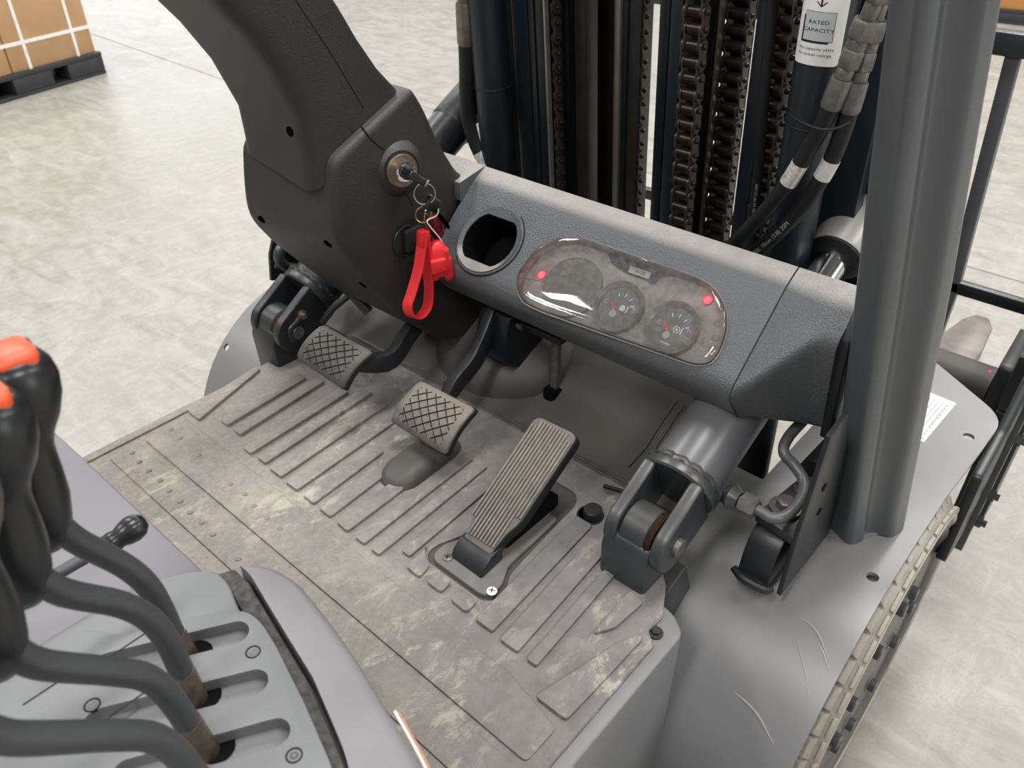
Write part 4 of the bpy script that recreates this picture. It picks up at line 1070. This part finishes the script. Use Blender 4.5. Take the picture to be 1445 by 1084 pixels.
strip(866, 873.5, .12, .02, 'bright_edge'); strip(877, 884, .125, .03, 'mast_paint'); strip(885, 902, .13, .04, 'mast_steel')
strip(926, 940, .12, .03, 'mast_paint'); strip(941, 958, .10, .05, 'mast_paint_blue')
strip(945, 975, .16, .02, 'dark_void', 'inner_dark_strip')
strip(1018, 1050, .18, .02, 'dark_void', 'inner_dark_strip'); strip(956, 991, .095, .02, 'dark_void', 'inner_dark_strip')  # dark sheets added so the view behind the chains stays black
strip(994, 1004, .13, .03, 'mast_steel'); strip(1004.5, 1008, .125, .02, 'bright_edge')
strip(1057, 1076, .10, .05, 'mast_paint_blue')
strip(1078, 1130, .13, .03, 'dark_void', 'back_dark_strip')
strip(1130, 1195, .08, .05, 'mast_paint', 'outer_rail'); strip(1193, 1250, .05, .03, 'mast_paint_blue', 'outer_rail'); strip(1215, 1330, .10, .02, 'mast_paint', 'outer_rail')
strip(630, 664, .16, .03, 'mast_paint', 'outer_rail') if False else None
# cable ties on the cylinders
part('cable_tie', [torus(mast(LX, 0, mp(690, 118, 0).z), (0, -.1, 1), .0352, .0014, 36, 6)], 'rubber_black', lcyl)
tz = mp(1150, 172, 0).z
part('cable_tie', [torus(mast(RX, 0, tz), (.05, -.1, 1), .0364, .0014, 36, 6)], 'rubber_black', rcyl)

# lift chains -----------------------------------------------------------------
PT = .0254
def plate_geo(t0, t1):
    pts = []
    for k in range(9): a = math.radians(-5+190*k/8); pts.append((.0112*math.cos(a), PT/2+.0112*math.sin(a)))
    pts.append((-.0085, 0))
    for k in range(9): a = math.radians(175+190*k/8); pts.append((.0112*math.cos(a), -PT/2+.0112*math.sin(a)))
    pts.append((.0085, 0))
    return prism(pts, 'x', t0, t1)
PLm = mesh('link_plate', [plate_geo(-.0016, .0016)])
PNm = mesh('pin', [lathe([(0, -.5), (1, -.5), (1, .42), (.7, .5), (0, .5)], (0, 0, 0), (1, 0, 0), 14)])
ROm = mesh('roller', [lathe([(.75, -.5), (1, -.45), (1, .45), (.75, .5)], (0, 0, 0), (1, 0, 0), 16)])
tilt = Matrix.Rotation(math.atan(.1), 4, 'X')
def chain(px, v, wd, label, z0, z1):
    x = MX(px, v)   # x of the right-hand outer plates
    t = thing('lift_chain', label, 'chain', mast(x, v, z0), 'lift chains in the mast')
    n = int((z1-z0)/PT)
    for k in range(n):
        z = z0+k*PT; p = mast(x, v, z)
        put('pin', PNm, 'chain_roller', t, M=Matrix.Translation(p+V(-wd/2+.003, 0, 0)) @ tilt @ Matrix.Diagonal((wd+.006, .0042, .0042, 1)))
        put('roller', ROm, 'chain_roller', t, M=Matrix.Translation(p+V(-wd/2, 0, 0)) @ tilt @ Matrix.Diagonal((wd-.008, .0098, .0098, 1)))
        q = mast(x, v, z+PT/2)
        off = 0 if k % 2 == 0 else -.0036
        put('link_plate', PLm, 'chain_plate', t, M=Matrix.Translation(q+V(off, 0, 0)) @ tilt)
        put('link_plate', PLm, 'chain_plate', t, M=Matrix.Translation(q+V(-wd-off, 0, 0)) @ tilt)
CZ0 = .24
chain(788, .045, .014, 'lift chain beside the left cylinder, leftmost of the four', CZ0, .74)
chain(909, .145, .024, 'lift chain with its toothed edge against the bright gap', CZ0-.04, .70)
chain(989, .055, .034, 'lift chain with shiny rollers in the middle of the mast', CZ0, .76)
chain(1050, .15, .040, 'dark greasy lift chain right of the middle gap', CZ0-.04, .74)
chain(1112, .085, .030, 'dim lift chain beside the capacity sticker cylinder', CZ0, .78)

# capacity sticker on the right lift cylinder -----------------------------------
RS = .0359
zb0 = mp(1150, 93, -.035).z
dir_cam = math.atan2(CAM.y-(MY-.03), CAM.x-RX)
def CY(a, b, lift=0.0):
    """a = arc length to the right as seen by the driver, b = height along the cylinder"""
    th = dir_cam-.30+a/RS; b = zb0+(b-zb0)*.74
    e = V(math.cos(th), math.sin(th), 0)
    return mast(RX, 0, b)+V(e.x, e.y, 0)*(RS+lift)
st = thing('capacity_sticker', 'white rated capacity sticker on the right lift cylinder', 'sticker', mast(RX, -.036, zb0))
def cyq(a0, a1, b0, b1, lift, n=12): return quad(lambda a, b: CY(a, b, lift), a0, a1, b0, b1, n)
SW = .035; c_ = zb0
rr_ = rrect(-SW, SW, c_, c_+.19, .007, 4)
def cyl_sheet(a0, a1, b0, b1, r, lift, n=20):
    vs, fs = [], []
    for i in range(n+1):
        a = a0+(a1-a0)*i/n; e = min(a-a0, a1-a); ins = r-math.sqrt(max(0, r*r-(r-e)**2)) if e < r else 0
        vs += [tuple(CY(a, b0+ins, lift)), tuple(CY(a, b1-ins, lift))]
    for i in range(n): fs.append([2*i, 2*i+2, 2*i+3, 2*i+1])
    return vs, fs
part('sticker_sheet', [cyl_sheet(-SW, SW, c_, c_+.20, .007, .0004)], 'sticker_white', st)
part('plate_shadow', [cyq(-.0235, .0155, c_+.038, c_+.083, .0007)], 'ink', st)
part('plate_outline', [cyq(-.0205, .0205, c_+.0415, c_+.0905, .0009)], 'ink', st)
part('plate_symbol', [cyq(-.0198, .0198, c_+.0422, c_+.0898, .0011)], 'sticker_grey', st)
def tx(s, size, a0, b0): return text_geo(s, size, lambda a, b: CY(a0+a, b0+b, .0014))
part('lettering', [tx('RATED', .0088, 0, c_+.073), tx('CAPACITY', .0088, 0, c_+.060)], 'ink', st)
part('lettering', [tx('See capacity plate', .0068, 0, c_+.029), tx('for actual ratings.', .0068, 0, c_+.019)], 'ink', st)
part('arrow', [cyq(-.0011, .0011, c_+.100, c_+.16, .0009, 2), quad(lambda a, b: CY(a+(b-c_-.0985)*.8, b, .0009), -.0010, .0010, c_+.0985, c_+.1065, 2), quad(lambda a, b: CY(a-(b-c_-.0985)*.8, b, .0009), -.0010, .0010, c_+.0985, c_+.1065, 2)], 'ink', st)

# ================================================================ hoses
def hose_asm(label, pts, r, fit, matf, lbl=None, text=None, cat='hose', braided=False, group='hydraulic hoses by the mast'):
    """pts: hose path; fit: list of (start fraction point list) built along the straight top"""
    t = thing('hydraulic_hose', label, cat, pts[-1], group)
    path = cr(pts, 10)
    h = part('hose', [tube(path, r, 16)], 'rubber_black', t)
    # fittings go up from the first point
    d = (path[0]-path[3]).normalized(); o = path[0]
    hgt = 0
    for kind, l, rr_ in fit:
        if kind == 'hex': g = lathe([(rr_*.86, 0), (rr_, l*.12), (rr_, l*.88), (rr_*.86, l), (0, l)], o+d*hgt, d, 6, .4)
        else: g = lathe([(rr_*.93, 0), (rr_, l*.08), (rr_, l*.92), (rr_*.93, l), (0, l)], o+d*hgt, d, 20)
        part({'hex': 'hex_nut', 'sleeve': 'crimp_sleeve', 'neck': 'fitting_neck'}[kind], [g], matf if kind != 'sleeve' else 'zinc_dull', t)
        hgt += l
    def along(s0, s1, name, mat, lift):
        i0, i1 = int(s0*(len(path)-1)), int(s1*(len(path)-1)); return part(name, [tube(path[i0:i1+1], r+lift, 16)], mat, h)
    if lbl:
        for s0, s1, m in lbl: along(s0, s1, 'label_sleeve', m, .0006)
    if text:
        # print running along the hose on the side facing the driver
        s0, body, size = text
        L = [0]
        for a, b in zip(path, path[1:]): L.append(L[-1]+(b-a).length)
        def pos(s):
            s = max(0, min(L[-1]-1e-6, s)); j = 0
            while L[j+1] < s: j += 1
            f = (s-L[j])/(L[j+1]-L[j]); p = path[j].lerp(path[j+1], f); return p, (path[j+1]-path[j]).normalized()
        def fn(a, b):
            p, tg = pos(s0*L[-1]-a); n = (CAM-p); n = (n-tg*n.dot(tg)).normalized(); side = tg.cross(n)
            th = b/r; return p+(n*math.cos(th)+side*math.sin(th))*(r+.0004)
        part('hose_print', [text_geo(body, size, fn, 'LEFT')], 'hose_print', h)
    return t
VH = -.075
H = lambda px, py, v=VH: mp(px, py, v)
FIT = [('sleeve', .040, .0142), ('neck', .014, .0112), ('hex', .024, .0145), ('neck', .012, .0122), ('hex', .024, .0160), ('neck', .020, .0098), ('hex', .018, .0130), ('neck', .03, .011)]
hose_asm('left of the two crossing hoses below the capacity sticker, torn label', [H(1172, 151), H(1160, 178), H(1140, 212), H(1112, 258), H(1080, 298), H(1042, 338), H(1000, 380, -.06)], .0118, FIT, 'zinc_dull', [(.40, .50, 'tape_foil')])
hose_asm('right of the two crossing hoses, printed white with a clean label', [H(1198, 157, -.06), H(1191, 180, -.06), H(1178, 215, -.06), H(1160, 250, -.06), H(1132, 292, -.06), H(1098, 328, -.06), H(1060, 362, -.055), H(1030, 390, -.05)], .0118, FIT, 'zinc_dull', [(.34, .43, 'tape_white')], (.93, '100R6-6 WP 100K 10mm (3/8) 20M', .0095))
tie = [H(1112, 160, -.05), H(1130, 172, -.09), H(1157, 182, -.1), H(1180, 181, -.092), H(1200, 172, -.08)]
tag(part('cable_tie', [tube(cr(tie, 6), .0018, 6)], 'rubber_black'), 'black cable tie around the two hoses at the right cylinder', 'cable tie')
hose_asm('thick braided hose with grey crimp sleeve left of the mast', [H(659, 62, -.02), H(660, 95, -.02), H(660, 135, -.02), H(663, 170, -.02), H(672, 200, -.02), H(686, 228, -.02), H(706, 258, -.02)], .0165, [('sleeve', .075, .0185), ('neck', .025, .015), ('hex', .04, .019)], 'zinc_dull', [(.76, .88, 'tape_foil')])
hose_asm('thin black hose with white label left of the mast', [H(664, 95, .03), H(668, 130, .01), H(674, 160, -.005), H(682, 190, -.02), H(692, 225, -.02), H(705, 255, -.02)], .0085, [], 'zinc', [(.50, .66, 'tape_white')])
hose_asm('straight printed hose running up inside the right mast channel', [mp(1092, -60, .06), mp(1088, 30, .06), mp(1078, 140, .06), mp(1070, 240, .06), mp(1060, 330, .06), mp(1050, 400, .06)], .0085, [], 'zinc', None, (.80, 'EN 853 1SN DN06 1/4 WP 225 BAR', .006))

# ================================================================ hood, console and levers
ho = thing('engine_hood', 'smooth purplish grey hood panel behind the mat on the left', 'hood', (-.8, 0, 0))
part('hood_shell', [prism(roundpoly([(-.545, -.7), (-.545, .197), (-.80, .199), (-.93, .198), (-1.0, .16), (-1.05, -.7)], [0, .004, .05, .08, .08, 0], 6), 'z', .0, .285)], 'hood_plastic', ho, .010, 4, 50)
co = thing('lever_console', 'grey plastic lever console with slotted top beside the hood', 'console', (-.38, 0, .0))
outl = [(-.560, -.6), (-.560, .140), (-.535, .180), (-.512, .214), (-.486, .231), (-.454, .235), (-.402, .227), (-.352, .217), (-.248, .189), (-.16, .150), (-.12, .05), (-.12, -.6)]
cb = part('console_shell', [prism(roundpoly(outl, [0, .02, .02, .015, .012, .012, .01, .01, .03, .03, .03, 0], 4), 'z', .0, .322)], 'console_rim', co, .011, 4, 50)
pocket = [(-.62, -.62), (-.62, .24), (-.53, .24), (-.512, .2105), (-.489, .2095), (-.47, .205), (-.423, .1945), (-.365, .182), (-.291, .157), (-.235, .12), (-.22, .0), (-.22, -.62)]
cut(cb, prism(roundpoly(pocket, [0, 0, 0, .006, .006, .006, 0, 0, .02, .03, 0, 0], 4), 'z', .296, .36), 'console_rim')
pan = [(-.560, -.6), (-.560, .138), (-.537, .178), (-.522, .194), (-.498, .193), (-.479, .186), (-.436, .174), (-.380, .161), (-.310, .136), (-.262, .10), (-.245, 0), (-.245, -.6)]
part('top_panel', [prism(roundpoly(pan, [0, .02, .02, .012, .012, .012, .005, .005, .02, .03, 0, 0], 4), 'z', .2965, .319)], 'console_plastic', co, .003, 3)
ins = [at(*p, z=.3225) for p in ((175, 897), (240, 876), (318, 862), (350, 863), (370, 880), (391, 915), (430, 993), (472, 1090))]
ins = [(p.x, p.y) for p in ins]
ins = [(-.545, -.6), (-.545, ins[0][1]-.02)]+ins+[(ins[-1][0]+.035, ins[-1][1]-.03), (-.26, 0), (-.26, -.6)]
ip_ = part('slot_plate', [prism(roundpoly(ins, [0, .01, .01, .01, .012, .012, .01, 0, 0, .01, .01, .01, 0], 4), 'z', .3185, .3235)], 'console_plastic', co, .0012, 2)
SL = [((331, 893), (150, 938)), ((357, 963), (140, 1018)), ((387, 1034), (180, 1092)), ((420, 1110), (215, 1172))]
for a, b in SL:
    p = at(*a, z=.3235); q = at(*b, z=.3235); d = (q-p); d.z = 0; L_ = d.length; an_ = math.atan2(d.y, d.x)
    M = Matrix.Translation((p.x, p.y, 0)) @ Matrix.Rotation(an_, 4, 'Z')
    g = prism(rrect(-.0115, L_+.0115, -.0115, .0115, .0113, 6), 'z', .3115, .34)
    cut(ip_, xf(g, M)); 
    tpo = [o_ for o_ in co.children if o_.name.startswith('top_panel')][0]
    cut(tpo, xf(g, M), 'console_plastic')
for px, py in ((357, 920), (415, 1066), (130, 995)):
    p = at(px, py, z=.3237); sc_ = part('screw', [lathe([(.0062, -.002), (.0062, .0003), (.0050, .0006), (.0046, -.001), (0, -.001)], (p.x, p.y, .3235), (0, 0, 1), 18)], 'groove_dark', co)
    part('screw_head', [lathe([(0, 0), (.004, 0), (.003, .001), (.0012, .001), (.0012, .0004), (0, .0004)], (p.x, p.y, .3228), (0, 0, 1), 12)], 'cast_paint', sc_)
for px, py in ((188, 905), (172, 1000), (70, 970)):   # fine moulded parting lines
    p = at(px, py, z=.3237); part('parting_line', [box(p.x-.0006, p.x+.0006, p.y-.02, p.y+.025, .3236, .3239)], 'groove_dark', co)
foam = [(-.512, .2065), (-.489, .206), (-.47, .2015), (-.423, .191), (-.365, .1785), (-.291, .1535)]
fi = [(a-.007, b-.0150) for a, b in foam]
part('foam_seal', [prism(foam+fi[::-1], 'z', .297, .3165)], 'foam_grey', co, .002, 2)
tr_ = cr([V(-.30, .2075, .3135), V(-.248, .1915, .3125), V(-.20, .170, .312), V(-.162, .150, .311)], 5)
part('trim_strip', [tube(tr_, .0013, 8)], 'trim_white', co)
part('trim_strip', [tube([p+V(.0018, .0022, -.0028) for p in tr_], .0009, 8)], 'trim_orange', co)

KP = [(-.020, .0120), (-.012, .0165), (.0, .0185), (.018, .0195), (.034, .0180), (.046, .0165), (.056, .0155), (.066, .0175), (.078, .0225), (.092, .0255), (.104, .0255), (.113, .0225), (.119, .0170), (.121, .006)]
LEV = [(-.465, [(.131, .305), (.127, .340), (.1255, .375), (.122, .405), (.112, .435), (.092, .475), (.084, .500)], (.02, .12)),
       (-.425, [(.114, .305), (.112, .345), (.1105, .385), (.105, .415), (.092, .443), (.066, .478), (.055, .505)], (.02, .12)),
       (-.380, [(.097, .300), (.092, .350), (.087, .392), (.079, .420), (.062, .445), (.033, .483), (.024, .510)], (.015, .12)),
       (-.335, [(.080, .305), (.074, .355), (.069, .395), (.060, .425), (.042, .450), (.005, .494), (-.006, .520)], (.012, .12))]
LBL = ['hydraulic lever with orange-topped black knob, farthest of the four', 'second hydraulic lever from the hood with orange-topped knob', 'third hydraulic lever from the hood, knob cut by the picture edge', 'nearest hydraulic lever, thick bent shaft at the bottom left']
for (X, pts, kd), lb in zip(LEV, LBL):
    t = thing('hydraulic_lever', lb, 'lever', (X, pts[0][0], .31), 'hydraulic levers on the console')
    path = cr([V(X, y, z) for y, z in pts], 8)
    part('shaft', [tube(path, .0088, 18)], 'lever_paint', t)
    part('lower_sleeve', [tube([V(X, pts[0][0], .298), path[4], path[9]], .0096, 18)], 'brass_dull', t)
    part('lever_hole', [lathe([(0, 0), (.0125, 0), (.0125, .0008), (0, .0008)], (X+.004, pts[0][0]+.006, .3112), (0, 0, 1), 20)], 'dark_void', t)
    k0 = V(X-.006, *pts[-1])+V(0, -.004, 0); kdv = V(0, kd[0], kd[1]).normalized()
    kn = part('knob', [lathe([(.004, -.022)]+[(r*.95, h) for h, r in KP], k0, kdv, 32)], 'knob_black', t, ang=70)
    # moulding seam over the knob
    for s in (-1, 1):
        sp_ = [k0+kdv*h+V(s*.0 , 0, 0)+V(.62, -.78, 0).normalized()*s*(r*.95+.0003) for h, r in KP]
        part('knob_seam', [tube(cr(sp_, 3), .0012, 6)], 'knob_seam', kn)
    # orange push plate on the top
    ins_ = []
    for s_, h in ((1.0, .113), (1.0, .1195), (.93, .1225), (.6, .1240), (.05, .1245)):
        ins_.append([k0+kdv*h+V(a*s_, b*s_, 0) for a, b in rrect(-.0125, .0165, -.0125, .0125, .006, 4)])
    part('orange_insert', [loft(ins_)], 'knob_orange', kn, ang=60)
t = thing('parking_lever', 'short thin lever with a small black ball on the hood', 'lever', (-.56, .1, .36))
pk0 = at(60, 822, x=-.56); pk1 = at(160, 765, x=-.56); pk2 = at(180, 751, x=-.56)
part('rod', [tube([at(10, 850, x=-.56), pk0, pk1], .0052, 10)], 'lever_paint', t)
dk = (pk2-pk1).normalized()
part('ball', [lathe([(.005, 0), (.009, .004), (.0095, .012), (.0085, .017), (.0105, .022), (.0118, .029), (.0105, .036), (.006, .041), (0, .042)], pk1-dk*.012, dk, 20)], 'knob_black', t, ang=60)
